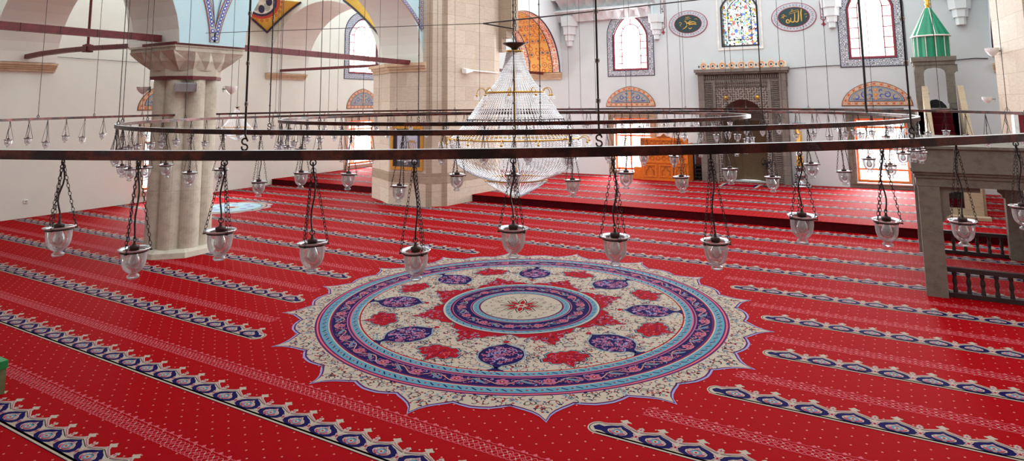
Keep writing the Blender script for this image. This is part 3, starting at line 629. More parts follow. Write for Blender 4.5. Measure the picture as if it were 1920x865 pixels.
    for (ra, rb) in ((1.16, 2.17), (2.83, 2.96)):
        r = ra
        while r < rb:
            n_ = int(2*PI*r/.118)
            for k in range(n_):
                a0 = 2*PI*(k+rnd.random()*.4)/n_; x, y = P2c(r+rnd.random()*.03, a0); R__ = .036+.016*rnd.random(); s = rnd.choice((-1, 1)); curl(mb, fn, x, y, rnd.random()*6.28, s, R__, .008, rnd.choice((BLK, BLK, PUR)), .00215, 7, .62)
                for q in range(2):
                    aa = rnd.random()*6.28; mb.flat(ell(x+R__*1.1*math.cos(aa), y+R__*1.1*math.sin(aa), .013, .010, 6), rnd.choice((SCA, SCA, NVY, SKY)), fn, .0023)
            r += .112
    def polar_shape(a, r0, pts, mi, d, k=1.0):
        """pts (radial, tangential) about r0 along angle a"""
        ca, sa = math.cos(a), math.sin(a); mb.flat([((r0+p*k)*ca-q*k*sa, (r0+p*k)*sa+q*k*ca) for p, q in pts], mi, fn, d)
    oval = [(-.37, 0), (-.33, .035), (-.29, .10), (-.24, .18), (-.15, .24), (-.03, .265), (.09, .25), (.18, .2), (.25, .12), (.29, .05), (.36, .018)]; oval = oval+[(.36, -.018)]+[(p, -q) for p, q in oval[::-1][1:-1]]
    cart = [(-.2, 0), (-.17, .06), (-.2, .12), (-.15, .2), (-.08, .2), (-.05, .27), (.03, .28), (.05, .2), (.1, .2), (.13, .12), (.11, .07), (.2, .03), (.26, 0)]; cart = cart+[(p, -q) for p, q in cart[::-1][1:-1]]
    for k in range(8):
        a = math.radians(22.5+45*k)
        polar_shape(a, 1.79, oval, SKY, .0024, 1.07); polar_shape(a, 1.79, oval, CRM, .0027, 1.025); polar_shape(a, 1.79, oval, NVY, .003)
        ca, sa = math.cos(a), math.sin(a)
        for i in range(110):
            u = (rnd.random()-.5)*.46; w_ = (rnd.random()-.5)*.44
            if (u/.27)**2+(w_/.25)**2 > .85: continue
            r = 1.79+u; curl(mb, fn, r*ca-w_*sa, r*sa+w_*ca, rnd.random()*6.28, rnd.choice((-1, 1)), .032, .013, PNK if i % 4 else LIL, .0034+.00001*i, 5, .6)
        for s in (-1, 1): # sky tendrils running to the border
            mb.ribbon([((1.79+p)*ca-q*s*sa, (1.79+p)*sa+q*s*ca) for p, q in ((.36, .01), (.36, .06), (.34, .14), (.31, .22), (.33, .26))], .012, SKY, fn, .003)
        polar_shape(a, 2.16, [(-.05, 0), (.0, .03), (.05, .11), (.05, -.11), (0, -.03)], NVY, .003)
        polar_shape(a, 1.36, [(-.03, 0), (0, .05), (.04, .012), (.07, 0), (.04, -.012), (0, -.05)], SCA, .003)
        a = math.radians(45*k); ca, sa = math.cos(a), math.sin(a)
        polar_shape(a, 1.93, cart, BLK, .0024, 1.11); polar_shape(a, 1.93, cart, SKY, .0026, 1.06); polar_shape(a, 1.93, cart, SCA, .003)
        for i in range(56):
            u = (rnd.random()-.4)*.38; w_ = (rnd.random()-.5)*.44
            if abs(w_) > .24*(1-abs(u)/.3): continue
            r = 1.93+u; curl(mb, fn, r*ca-w_*sa, r*sa+w_*ca, rnd.random()*6.28, rnd.choice((-1, 1)), .026, .0075, rnd.choice((ROS, PNK, BLK, NVY)), .0034+.00001*i, 5, .55)
        tri = [(-.16, -.42), (-.14, .42), (0, .33), (.03, .22), (.12, .2), (.14, .12), (.22, .1), (.25, .04), (.36, 0), (.25, -.04), (.22, -.1), (.14, -.12), (.12, -.2), (.03, -.22), (0, -.33)]
        polar_shape(a, 1.18, tri, BLK, .0022, 1.05); polar_shape(a, 1.18, tri, SKY, .0024, 1.02); polar_shape(a, 1.18, tri, SCA, .0027)
        for i in range(66):
            u = rnd.random()*.28-.03; w_ = (rnd.random()-.5)*.7
            if abs(w_) > .34*(1-u/.33): continue
            r = 1.18+u; curl(mb, fn, r*ca-w_*sa, r*sa+w_*ca, rnd.random()*6.28, rnd.choice((-1, 1)), .026, .009, rnd.choice((PNK, LIL, BLK)), .0031+.00001*i, 5, .55)
    # inner rings
    band(1.105, NVY, .0042); band(1.095, CRM, .0045); band(1.065, SKY, .0048); band(.995, SCA, .0051); band(.985, NVY, .0054); ann(.955, .968, PNK, .0057)
    n0 = len(mb.v)
    for k in range(84):
        a = 2*PI*k/84
        if k % 2: mb.ribbon([P2c(1.01, a-.02), P2c(1.03, a), P2c(1.05, a+.02)], .012, NVY, fn, .0056)
        else: mb.flat(ell(*P2c(1.03, a), .01, .01, 6), SCA, fn, .0056)
    v1 = MB()
    vs0 = len(mb.v); vine(.84, .055, 28, .016, .9)
    # lift the inner vine above its ground
    for i in range(vs0, len(mb.v)): x, y, z = mb.v[i]; mb.v[i] = (x, y, z+.0045)
    band(.715, PNK, .0060); band(.7, NVY, .0063); band(.685, CRM, .0066); band(.675, SKY, .0069); band(.6, SCA, .0072); band(.59, NVY, .0075); band(.575, CRM, .0078)
    for k in range(56):
        a = 2*PI*k/56; mb.flat(ell(*P2c(.638, a), .011, .011, 6), SCA if k % 2 else NVY, fn, .0076)
    for k in range(8):
        a = 2*PI*k/8+PI/8
        mb.flat([P2c(.06, a-.25), P2c(.16, a-.24), P2c(.26, a), P2c(.16, a+.24), P2c(.06, a+.25)], SCA if k % 2 else SCA, fn, .0084)
        for s in (-1, 1): mb.ribbon([P2c(.1, a+s*.5), P2c(.19, a+s*.3), P2c(.3, a+s*.05)], .014, BLK, fn, .0088)
        mb.ribbon([P2c(.22, a+PI/8), P2c(.36, a+PI/8)], .01, BLK, fn, .0084)
        for m in range(6):
            x, y = P2c(.35+.18*rnd.random(), a+rnd.random()*.8); curl(mb, fn, x, y, rnd.random()*6, 1, .03, .007, BLK, .0084, 6, .7); mb.flat(ell(x+.02, y+.02, .01, .008, 6), rnd.choice((SCA, NVY, SKY)), fn, .0088)
        flower(*P2c(.3, a+PI/8), .012)
    mb.flat(ell(0, 0, .07, .07, 16), CRM, fn, .009); mb.flat(ell(0, 0, .035, .035, 12), SCA, fn, .0094)
    return mb
medallion(FL(.0062)).build('medallion', CM, carpet)
# small oval medallion in side bay
b = MB(); mcx, mcy = -11.6, 3.75; f3 = lambda u, v, d: (u+mcx, v+mcy, .006+d)
def scal(r, k, n=12): return [((r+k*abs(math.cos(n*q/2)))*math.cos(q), (r+k*abs(math.cos(n*q/2)))*math.sin(q)) for q in [2*PI*i/120 for i in range(120)]]
b.flat(scal(1.0, .1), LIL, f3, .0); b.flat(scal(.97, .1), CRM, f3, .0006); b.flat(ell(0, 0, .95, .95, 48), PUR, f3, .0012); b.flat(ell(0, 0, .92, .92, 48), CRM, f3, .0018); b.flat(ell(0, 0, .82, .82, 48), SKY, f3, .0024); b.flat(ell(0, 0, .78, .78, 48), SKL, f3, .003)
for k in range(8):
    a = k*PI/4; b.flat(ell(.5*math.cos(a), .5*math.sin(a), .1, .1, 10), LIL, f3, .0036)
    b.flat(ell(.9*math.cos(a), .9*math.sin(a), .05, .03, 8), NVY, f3, .0036)
b.flat(ell(0, 0, .2, .2, 20), CRM, f3, .0036); b.flat(ell(0, 0, .1, .1, 8), SCA, f3, .004)
b.build('small_medallion', CM, carpet)
exec_after = []
# ================================================================== RINGS AND LANTERNS
RQ = {'outer': (-.4974, 9.3857, 6.894, 2.699, -.0001, .0030), 'middle': (.0466, 9.4411, 4.9949, 2.6767, .0005, .0007), 'inner': (.0203, 9.441, 3.2454, 2.6788, .001, .0002)}
def rpos(q, th, dr=0, dz=0):
    x, y, R, z, a, c = q; t = math.radians(th); bx, by = c2b(x+(R+dr)*math.cos(t), y+(R+dr)*math.sin(t))
    return Vector((bx, by, z+a*R*math.cos(t)+c*R*math.sin(t)+dz))
def ring_obj(key, label, susp):
    q = RQ[key]; c = c2b(q[0], q[1]); r = thing('chandelier_ring', label, 'lamp ring', (c[0], c[1], q[3]), 'concentric hanging lamp rings')
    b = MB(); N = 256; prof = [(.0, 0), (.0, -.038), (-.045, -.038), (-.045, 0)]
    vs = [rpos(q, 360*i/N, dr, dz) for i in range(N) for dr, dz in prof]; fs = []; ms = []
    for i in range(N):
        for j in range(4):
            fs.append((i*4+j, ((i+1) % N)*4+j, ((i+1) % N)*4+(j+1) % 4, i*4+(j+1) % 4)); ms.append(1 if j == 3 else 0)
    b.add(vs, fs, ms); b.build('band', ['mottled_bronze', 'painted_top_sheen'], r)
    for th, kind in susp:
        p = rpos(q, th, -.022, 0); b = MB(); zt = p.z+5.2
        if kind == 'chain':
            # S hook then rod with pale connector links
            s = [(p.x, p.y+.0, p.z-.01)]; X_ = Vector((E1[0], E2[0], 0))
            r_ = .0115; hook = [p+X_*(r_*math.cos(math.radians(-200+290*k/9)))+Z*(r_+r_*math.sin(math.radians(-200+290*k/9))) for k in range(10)]+[p+X_*(r_*math.cos(math.radians(270-270*k/9)))+Z*(3*r_+r_*math.sin(math.radians(270-270*k/9))) for k in range(1, 10)]+[p+Z*.06]; b.tube(hook, .0035, 6)
            z = hook[-1].z; b.tube([(p.x, p.y, z), (p.x, p.y, zt)], .0042, 6, mi=0)
            k = 0
            while z < p.z+4.2: z += .12+.04*((k*7) % 3); b.torus((p.x, p.y, z), .008, .0036, 8, 5, 1, Matrix.Rotation(PI/2, 3, 'X')); k += 1
            b.build('suspension_chain', ['dark_iron', 'wire_pale'], r)
        elif kind == 'cable':
            b.tube([p+Vector((0, 0, 0)), p+Vector((-.01, 0, .1)), p+Vector((.0, 0, .4)), (p.x, p.y, zt)], .016, 8); b.build('power_cable', 'black_rubber', r)
        else:
            b.torus(p+Z*.02, .016, .004, 10, 5, 0, Matrix.Rotation(PI/2, 3, 'Y'))
            b.tube([p+Z*.035, (p.x, p.y, zt)], .004, 5)
            b.tube([p+Vector((.03, 0, 0)), p+Z*.06, p-Vector((.03, 0, 0))], .003, 4); b.build('suspension_wire', 'wire_grey', r)
    return r
ROT = 90-math.degrees(AG)
a_front = [-101.16, -98.28, -95.26, -92.31, -89.03, -85.85, -82.54, -79.13, -75.69, -72.12, -68.29, -64.50]
RA = [295.8-30.64+0, 307.1-30.64, 319.9-30.64]
def mid(th): return th-30.64
SA = [(-94.6, 'chain'), (-83.0, 'chain'), (-70.6, 'chain')]+[(t_, 'wire') for t_ in (-58, -46, -34, -22, -10, 2, 14, 26, 38, 50, 62, 74, 86, 98, 110, 122, 134, 146, 158, 166, 175, -176, -168, -156, -144, -132, -120, -108)]
ringA = ring_obj('outer', 'outermost and largest of three concentric rusty lamp rings, crossing whole hall', SA)
SB = [(278.6-30.64, 'chain'), (300.2-30.64, 'chain'), (322-30.64, 'wire'), (-3.5, 'cable')]+[(t_, 'wire') for t_ in range(8, 228, 13)]+[(-22, 'wire')]
ringB = ring_obj('middle', 'middle-sized of three concentric rusty lamp rings, inside the largest', SB)
SCn = [(283.5-30.64, 'chain'), (305-30.64, 'chain')]+[(t_, 'wire') for t_ in range(5, 240, 28)]
ringC = ring_obj('inner', 'smallest innermost rusty lamp ring closely encircling crystal chandelier', SCn)
# lantern kit, origin at the hook under the ring; rim at z=-L
def chain_links(mb, p, q, l=.0155, r=.0052, w=.0014, seg=8):
    p = Vector(p); q = Vector(q); n = max(2, int((q-p).length/l)); dv = (q-p).normalized(); u = dv.orthogonal().normalized(); v_ = dv.cross(u)
    for k in range(n):
        c = p.lerp(q, (k+.5)/n); a, c2 = (u, v_) if k % 2 else (v_, u)
        # elongated ring in plane (dv, a)
        vs = []
        for i in range(seg):
            t = 2*PI*i/seg; rad = dv*math.cos(t)*(l*.66)+a*math.sin(t)*r; nn = rad.normalized()
            for j in range(4):
                s_ = PI/2*j; vs.append(c+rad+(nn*math.cos(s_)+c2*math.sin(s_))*w)
        mb.add(vs, [(i*4+j, ((i+1) % seg)*4+j, ((i+1) % seg)*4+(j+1) % 4, i*4+(j+1) % 4) for i in range(seg) for j in range(4)], 0, True)
GP = [(.0, -.107), (.018, -.108), (.0225, -.103), (.0215, -.097), (.0135, -.092), (.016, -.088), (.026, -.082), (.0365, -.07), (.0425, -.053), (.045, -.034), (.0455, -.016), (.0455, -.004)]
LIP = [(.0455, -.004), (.0475, .001), (.0575, .006), (.058, .003), (.0495, -.003), (.0455, -.006)]
def lantern_parts(L, seg, detail):
    R = {}
    g = MB(); g.lathe([(r, z-L) for r, z in GP], seg, smooth=True)
    g.lathe([(r, z-L) for r, z in LIP], seg, mi=1); g.lathe([(r, z-L) for r, z in [(.0455, -.001), (.0385, .001), (.038, -.001), (.0455, -.005)]], seg, mi=1)
    R['glass_bowl'] = (g, ['lantern_glass', 'lip_glass'])
    h = MB(); h.torus((0, 0, -L-.006), .049, .0021, seg, 5)
    for k in range(3):
        a = 2*PI*k/3; h.torus((.0575*math.cos(a), .0575*math.sin(a), -L-.006), .006, .0017, 10, 4, 0, Matrix.Rotation(a, 3, 'Z'))
    R['metal_ring'] = (h, ['dark_iron'])
    chs = []
    for k in range(3):
        a = 2*PI*k/3; c = MB(); p0 = (.0575*math.cos(a), .0575*math.sin(a), -L-.004); p1 = (.006*math.cos(a), .006*math.sin(a), -.035)
        if detail: chain_links(c, p0, p1)
        else: c.tube([p0, p1], .0026, 4)
        chs.append(c)
    R['chains'] = (chs, ['dark_iron'])
    c = MB(); N = 10; ph = L*40
    c.tube([(.010*math.sin(i/N*PI*1.7+ph)*math.sin(PI*i/N), .010*math.cos(i/N*PI*2.1+ph)*math.sin(PI*i/N), -.01-(L-.05)*i/N) for i in range(N+1)], .0033, 6); R['cable'] = (c, ['black_rubber'])
    s = MB(); s.lathe([(0, -L+.034), (.0045, -L+.033), (.006, -L+.022), (.010, -L+.018), (.0185, -L+.015), (.0195, -L+.008), (.0175, -L+.006), (.0175, -L-.002), (0, -L-.002)], 14); s.torus((0, 0, -L+.040), .009, .002, 10, 4, 0, Matrix.Rotation(PI/2, 3, 'X')); R['socket'] = (s, ['socket_brown'])
    bu = MB(); bu.lathe([(.010, -L-.004), (.011, -L-.014), (.019, -L-.03), (.0225, -L-.045), (.018, -L-.06), (.008, -L-.068), (0, -L-.069)], 12); R['bulb'] = (bu, ['lip_glass'])
    hk = MB(); hk.torus((0, 0, -.012), .011, .0028, 10, 5, 0, Matrix.Rotation(PI/2, 3, 'X')); hk.torus((0, 0, -.03), .009, .0024, 10, 5, 0, Matrix.Rotation(PI/2, 3, 'Y')); R['hook'] = (hk, ['dark_iron'])
    return R
GLB = 'small glass lanterns hanging from the lamp rings'
protos = {}
LENS = (.270, .312, .347)
def make_near(L):
    r = thing('hanging_lantern', 'x', 'lantern', (0, 0, 0), GLB); K = lantern_parts(L, 28, True)
    for nm in ('glass_bowl', 'metal_ring', 'cable', 'hook'): K[nm][0].build(nm, K[nm][1], r)
    so_ = K['socket'][0].build('socket', K['socket'][1], r); K['bulb'][0].build('bulb', K['bulb'][1], so_)
    for c in K['chains'][0]: c.build('chain', K['chains'][1], r)
    return r
def make_far(L):
    K = lantern_parts(L, 12, False); m = MB(); mats = ['lantern_glass', 'lip_glass', 'dark_iron', 'black_rubber', 'socket_brown']
    def app(x, mp):
        base = len(m.v); m.v.extend(x.v); m.f.extend(tuple(base+i for i in f_) for f_ in x.f); m.m.extend(mp[i] for i in x.m); m.sm.extend(x.sm)
    app(K['glass_bowl'][0], {0: 0, 1: 1}); app(K['bulb'][0], {0: 1}); app(K['metal_ring'][0], {0: 2}); app(K['cable'][0], {0: 3}); app(K['socket'][0], {0: 4}); app(K['hook'][0], {0: 2})
    for c in K['chains'][0]: app(c, {0: 2})
    return m.build('hanging_lantern', mats)
near = [make_near(L) for L in LENS]; far = [make_far(L) for L in LENS]
used = set()
def place_near(i, p, rz, tx, ty, label):
    src = near[i]
    if i not in used: used.add(i); r = src
    else:
        r = src.copy(); COL.objects.link(r)
        for ch in list(src.children):
            c = ch.copy(); COL.objects.link(c); c.parent = r
            for g_ in list(ch.children): d_ = g_.copy(); COL.objects.link(d_); d_.parent = c
    r.location = p; r.rotation_euler = (tx, ty, rz); r['label'] = label; return r
SRCKIDS = [set(c.name for c in n_.children) for n_ in near]
usedf = set()
def place_far(i, p, rz, tx, ty, label):
    if i not in usedf: usedf.add(i); r = far[i]
    else: r = far[i].copy(); COL.objects.link(r)
    r.location = p; r.rotation_euler = (tx, ty, rz); tag(r, label, 'lantern', GLB); return r
UN = ['', 'first', 'second', 'third', 'fourth', 'fifth', 'sixth', 'seventh', 'eighth', 'ninth', 'tenth', 'eleventh', 'twelfth', 'thirteenth', 'fourteenth', 'fifteenth', 'sixteenth', 'seventeenth', 'eighteenth', 'nineteenth']
def ordw(n):
    if n < 20: return UN[n]
    t_ = {2: 'twenty', 3: 'thirty', 4: 'forty', 5: 'fifty', 6: 'sixty'}[n//10]
    return (t_[:-1]+'ieth') if n % 10 == 0 else t_+'-'+UN[n % 10]
def fill(a, b_, step):
    n = max(1, round((b_-a)/step)); return [a+(b_-a)*k/n for k in range(1, n)]
ANG = {'outer': a_front+fill(-64.5, -9.59, 3.4)+[-9.59, -5.97, -2.38, 1.2]+fill(1.2, 164.39, 3.3)+[164.39, 167.43, 170.43, 173.39, 176.3, 179.27]+fill(179.27, 258.84, 3.3),
       'middle': [(291.2-30.64+4.5*k) % 360 for k in range(80)], 'inner': [(288.2-30.64+7.2*k) % 360 for k in range(50)]}
rn = random.Random(11)
NLAN = 0
for key in ('outer', 'middle', 'inner'):
    q = RQ[key]; lst = []
    for th in ANG[key]:
        p = rpos(q, th, -.022, -.036); pr_ = project((p.x, p.y, p.z-.3))
        if pr_ is None or pr_[0] < -22 or pr_[0] > 1942: continue
        dist = math.hypot(p.x-CX, p.y-CY); tx_, ty_ = math.cos(math.radians(th)), math.sin(math.radians(th))
        # near side = closer to the camera than the tangent points
        side = 'near' if (q[1]+q[2]*ty_) < q[1]*(1-(q[2]/math.hypot(q[0], q[1]))**2) else 'far'
        lst.append((side, pr_[0], p, dist))
    for side in ('near', 'far'):
        sub = sorted([l for l in lst if l[0] == side], key=lambda l: l[1])
        for k, (_, px_, p, dist) in enumerate(sub):
            label = 'glass lantern hanging from the %s side of the %s ring, %s from the left' % (side, key, ordw(k+1))
            i = rn.choice((0, 0, 1, 2))
            if key == 'outer' and side == 'near': i = (0, 2, 0, 1, 2, 0, 1, 2, 0, 1, 2, 1)[k % 12]   # drops differ lantern by lantern
            rz = rn.random()*6.28; tx_ = rn.gauss(0, .028); ty_ = rn.gauss(0, .028)
            if dist < 8.5: place_near(i, p, rz, tx_, ty_, label)
            else: place_far(i, p, rz, tx_, ty_, label)
            NLAN += 1
print('lanterns', NLAN)
# ================================================================== CRYSTAL CHANDELIER
def beads(mb, curves, sp, r, mi=0):
    O = np.array([(1, 0, 0), (-1, 0, 0), (0, 1, 0), (0, -1, 0), (0, 0, 1), (0, 0, -1)], float); Fo = [(0, 2, 4), (2, 1, 4), (1, 3, 4), (3, 0, 4), (2, 0, 5), (1, 2, 5), (3, 1, 5), (0, 3, 5)]
    for cv in curves:
        cv = np.array(cv); seg = np.linalg.norm(np.diff(cv, axis=0), axis=1); s = np.concatenate([[0], np.cumsum(seg)]); n = max(1, int(s[-1]/sp)); t = (np.arange(n)+.5)/n*s[-1]
        P = np.stack([np.interp(t, s, cv[:, i]) for i in range(3)], 1)
        for p in P: mb.add((p+O*r).tolist(), Fo, mi, False)
def tier(c, prof, n, sc=1, ph=0):
    out = []
    for k in range(n):
        a = 2*PI*(k+ph)/n; out.append([(c[0]+r*sc*math.cos(a), c[1]+r*sc*math.sin(a), c[2]+z*sc) for r, z in prof])
    return out
def smoothp(p, n=10):
    p = np.array(p); t = np.arange(len(p)); tt = np.linspace(0, len(p)-1, n); return list(zip(np.interp(tt, t, p[:, 0]), np.interp(tt, t, p[:, 1])))
def arm_ring(par, nm, c, R, z, n, reach, sc, rise=.07):
    for k in range(n):
        b1, b2 = MB(), MB()
        a = 2*PI*(k+.3)/n; ca, sa = math.cos(a), math.sin(a); P = []
        for i in range(9):
            t = PI*i/8; P.append((c[0]+(R+reach*.5-reach*.5*math.cos(t))*ca, c[1]+(R+reach*.5-reach*.5*math.cos(t))*sa, z+rise*math.sin(t)))
        b1.tube(P, .006*sc, 5); e = P[-1]; b1.lathe([(0, .0), (.012*sc, -.005*sc), (.022*sc, -.03*sc), (.0, -.035*sc)], 8, e)
        beads(b2, [[(e[0]+.036*sc*math.cos(q), e[1]+.036*sc*math.sin(q), e[2]-.03*sc), (e[0]+.038*sc*math.cos(q), e[1]+.038*sc*math.sin(q), e[2]-.09*sc)] for q in [2*PI*m/9 for m in range(9)]], .017*sc, .007*sc)
        g_ = b1.build(nm, 'gold', par); b2.build('lamp_skirt', 'crystal', g_)
def chandelier(c, sc, label, full, ztop):
    r = thing('crystal_chandelier', label, 'chandelier', (c[0], c[1], c[2]), None); k = 1 if full else .45
    Zr = lambda z: (z-3.0)
    sp, br = (.024, .0115) if full else (.035/1*sc*1.0, .014*sc)
    T = [('neck_strands', [(.12, 3.60), (.15, 3.45), (.2, 3.3), (.3, 3.13), (.42, 3.01)], 56), ('body_strands', [(.43, 3.0), (.54, 2.85), (.65, 2.68), (.76, 2.53), (.93, 2.36)], 92), ('bowl_strands', [(.95, 2.33), (.955, 2.2), (.9, 2.06), (.8, 1.95), (.63, 1.85), (.45, 1.78)], 108), ('lower_bowl_strands', [(.46, 1.76), (.38, 1.69), (.26, 1.62), (.12, 1.55), (.03, 1.51)], 60)]
    for nm, pf, n in T:
        b = MB(); beads(b, tier(c, smoothp([(r_, Zr(z)) for r_, z in pf]), int(n*k), sc), sp if full else .05*sc, br if full else .022*sc); b.build(nm, 'crystal', r)
    b = MB()
    for R_, z in ((.125, 3.62), (.43, 3.015), (.94, 2.36), (.455, 1.775)):
        b.torus((c[0], c[1], c[2]+Zr(z)*sc), R_*sc, .012*sc, 40, 6)
    b.tube([(c[0], c[1], c[2]+Zr(3.66)*sc), (c[0], c[1], c[2]+Zr(1.56)*sc)], .012*sc, 6)
    for m in range(6):
        a = m*PI/3
        for R_, z in ((.43, 3.015), (.94, 2.36), (.455, 1.775)): b.tube([(c[0], c[1], c[2]+Zr(z)*sc), (c[0]+R_*sc*math.cos(a), c[1]+R_*sc*math.sin(a), c[2]+Zr(z)*sc)], .006*sc, 4)
    b.build('gold_frame', 'gold', r)
    arm_ring(r, 'upper_arm', c, .43*sc, c[2]+Zr(2.99)*sc, 9 if full else 6, .13*sc, sc, .09*sc)
    arm_ring(r, 'lower_arm', c, .95*sc, c[2]+Zr(2.33)*sc, 14 if full else 6, .13*sc, sc, .05*sc)
    if full:
        b = MB(); n = 120
        vs = []
        for i in range(2):
            for q in range(n): a = 2*PI*q/n; RR = (.70, .73)[i]*sc; vs.append((c[0]+RR*math.cos(a), c[1]+RR*math.sin(a), c[2]+(2.63, 2.57)[i]-3.0))
        for q in range(0, n, 3): b.tube([vs[q], vs[n+q]], .007, 4)
        b.torus((c[0], c[1], c[2]-.37), .70, .004, 60, 4); b.torus((c[0], c[1], c[2]-.43), .73, .004, 60, 4)
        b.build('slotted_collar', 'black_iron', r)
    b = MB(); z = c[2]+Zr(3.73)*sc; b.lathe([(0, .01*sc), (.175*sc, .012*sc), (.175*sc, 0), (.06*sc, -.06*sc), (.03*sc, -.11*sc), (0, -.11*sc)], 20, (c[0], c[1], z)); b.lathe([(.10*sc, -.125*sc), (.12*sc, -.115*sc), (.12*sc, -.10*sc), (.0, -.1*sc)], 20, (c[0], c[1], z), 1); b.build('canopy', ['socket_brown', 'gold'], r)
    b = MB()
    if full:
        for s in (-1, 1):
            p = Vector((c[0]+s*.018, c[1], z)); chain_links(b, p, (p.x, p.y, z+2.0), .05, .014, .0035, 8); b.tube([(p.x, p.y, z+1.8), (p.x, p.y, ztop)], .006, 5)
    else: b.tube([(c[0], c[1], z), (c[0], c[1], ztop)], .006, 5)
    b.build('hanging_chain', 'dark_iron', r); return r
chandelier((-.05, -.03, 3.0), 1.0, 'large tiered crystal chandelier with gold arms hanging at centre of lamp rings', True, 8.5)
chandelier((-11.55, 3.75, 2.52), .42, 'small crystal chandelier hanging in left side bay just right of stone pillar', False, 7.0)
chandelier((-11.9, 12.0, 2.62), .42, 'small crystal chandelier hanging before bright lower window in far left corner', False, 7.0)
# ================================================================== WINDOWS, TILES, ROUNDELS ON THE WALLS
def bars(mb, fn, d, segs, w, mi=0, th=.03):
    for (u0, v0, u1, v1) in segs:
        L = math.hypot(u1-u0, v1-v0); nx, ny = -(v1-v0)/L*w/2, (u1-u0)/L*w/2
        mb.flat([(u0+nx, v0+ny), (u0-nx, v0-ny), (u1-nx, v1-ny), (u1+nx, v1+ny)], mi, fn, d, th)
def loopband(mb, outer, inner, fn, d, mi, th=.02):
    n = len(outer); A = [fn(x, z, d) for x, z in outer]+[fn(x, z, d) for x, z in inner]+[fn(x, z, d-th) for x, z in outer]+[fn(x, z, d-th) for x, z in inner]
    fs = []
    for i in range(n):
        j = (i+1) % n; fs += [(i, j, n+j, n+i), (2*n+j, 2*n+i, 3*n+i, 3*n+j), (i, 2*n+i, 2*n+j, j), (n+i, n+j, 3*n+j, 3*n+i)]
    mb.add(A, fs, mi)
def scale_loop(L, cx, cz, kx, kz): return [(cx+(x-cx)*kx, cz+(z-cz)*kz) for x, z in L]
wi = 0
def upper_window(fn, cx, w, z0, zs, zt, fw, stepped):
    global wi; wi += 1; H = zt-z0; cz = (z0+zt)/2
    Lp = pointed(cx, w, z0, zs, zt)
    r = thing('window_%d' % wi, 'x', 'window', fn(cx, z0, 0)); del r['label']; del r['category']; r['kind'] = 'structure'
    b = MB(); loopband(b, scale_loop(Lp, cx, cz, 1.0, 1.0), scale_loop(Lp, cx, cz, 1-.12/w, 1-.12/H), fn, -.02, 0, .06); b.build('frame', 'roundel_red', r)
    b = MB(); seg = []
    for k in range(1, 6): z = z0+(zs-z0)*k/5; seg.append((cx-w/2+.04, z, cx-w*.25, z)); seg.append((cx+w*.25, z, cx+w/2-.04, z))
    seg += [(cx-w*.27, z0+.04, cx-w*.27, zs), (cx+w*.27, z0+.04, cx+w*.27, zs)]
    seg += [(cx-w*.2, zs+.22*H*.5, cx-w*.34, zs+.33*(zt-zs)+.15), (cx+w*.2, zs+.22*H*.5, cx+w*.34, zs+.33*(zt-zs)+.15), (cx, zs+.25*H*.62, cx, zt-.05)]
    ap = arcpts((cx, zs), w*.27, (zt-zs)*.55, 0, 180, 10); seg += [(ap[i][0], ap[i][1], ap[i+1][0], ap[i+1][1]) for i in range(10)]
    bars(b, fn, -.1, seg, .028, 0, .02); b.build('glazing_bars', 'roundel_red', r)
    b = MB(); b.flat(Lp, 0, fn, -.13); b.build('pane', 'pane_glass', r)
    # tile surround
    b = MB(); O = [(cx-w/2-fw, z0-fw), (cx+w/2+fw, z0-fw)]; n = len(Lp)
    outl = []
    for i, (x, z) in enumerate(Lp):
        if i == 0: outl.append((cx-w/2-fw, z0-fw*.95))
        elif i == 1: outl.append((cx+w/2+fw, z0-fw*.95))
        else:
            a = math.atan2((z-zs)/(zt-zs+1e-6), (x-cx)/(w/2)); outl.append((cx+(w/2+fw)*math.cos(a), zs+(zt-zs+fw*1.05)*math.sin(a) if z > zs+1e-6 else z))
    loopband(b, outl, Lp, fn, .015, 0, .03)
    e = scale_loop(outl, cx, cz, 1.03, 1.02); loopband(b, e, outl, fn, .02, 1, .03)
    e2 = scale_loop(Lp, cx, cz, 1.035, 1.02); loopband(b, e2, Lp, fn, .02, 1, .03)
    b.build('tile_surround', ['tile_band', 'tile_navy'], r); return r
upper_window(Q, -3.56, 1.34, 4.04, 5.35, 6.1, .21, 1); upper_window(Q, 4.25, 1.26, 4.14, 5.75, 6.45, .25, 0); upper_window(W, 12.42, 1.7, 4.2, 5.85, 6.6, .24, 0)
# stained glass window
wi += 1; r = bpy.data.objects.new('window_%d' % wi, None); COL.objects.link(r); r.location = (.36, 14.4, 4.7); WL[r.name] = Vector((.36, 14.4, 4.7)); r['kind'] = 'structure'
Lp = pointed(.36, 1.12, 4.76, 6.05, 6.55); b = MB(); b.flat(Lp, 0, Q, -.05); b.build('stained_glass', 'stained_glass', r)
b = MB(); loopband(b, scale_loop(Lp, .36, 5.6, 1.1, 1.06), Lp, Q, .01, 0, .05); loopband(b, scale_loop(Lp, .36, 5.6, .70, .80), scale_loop(Lp, .36, 5.6, .67, .775), Q, -.03, 0, .03); b.build('frame', 'lead', r)
b = MB(); e = [(-.36, 4.62), (1.08, 4.62), (1.08, 7.2), (-.36, 7.2)]; loopband(b, [(-.38, 4.6), (1.1, 4.6), (1.1, 7.0), (-.38, 7.0)], [(-.33, 4.66), (1.05, 4.66), (1.05, 6.95), (-.33, 6.95)], Q, .03, 0, .04); b.build('white_moulding', 'white_trim', r)
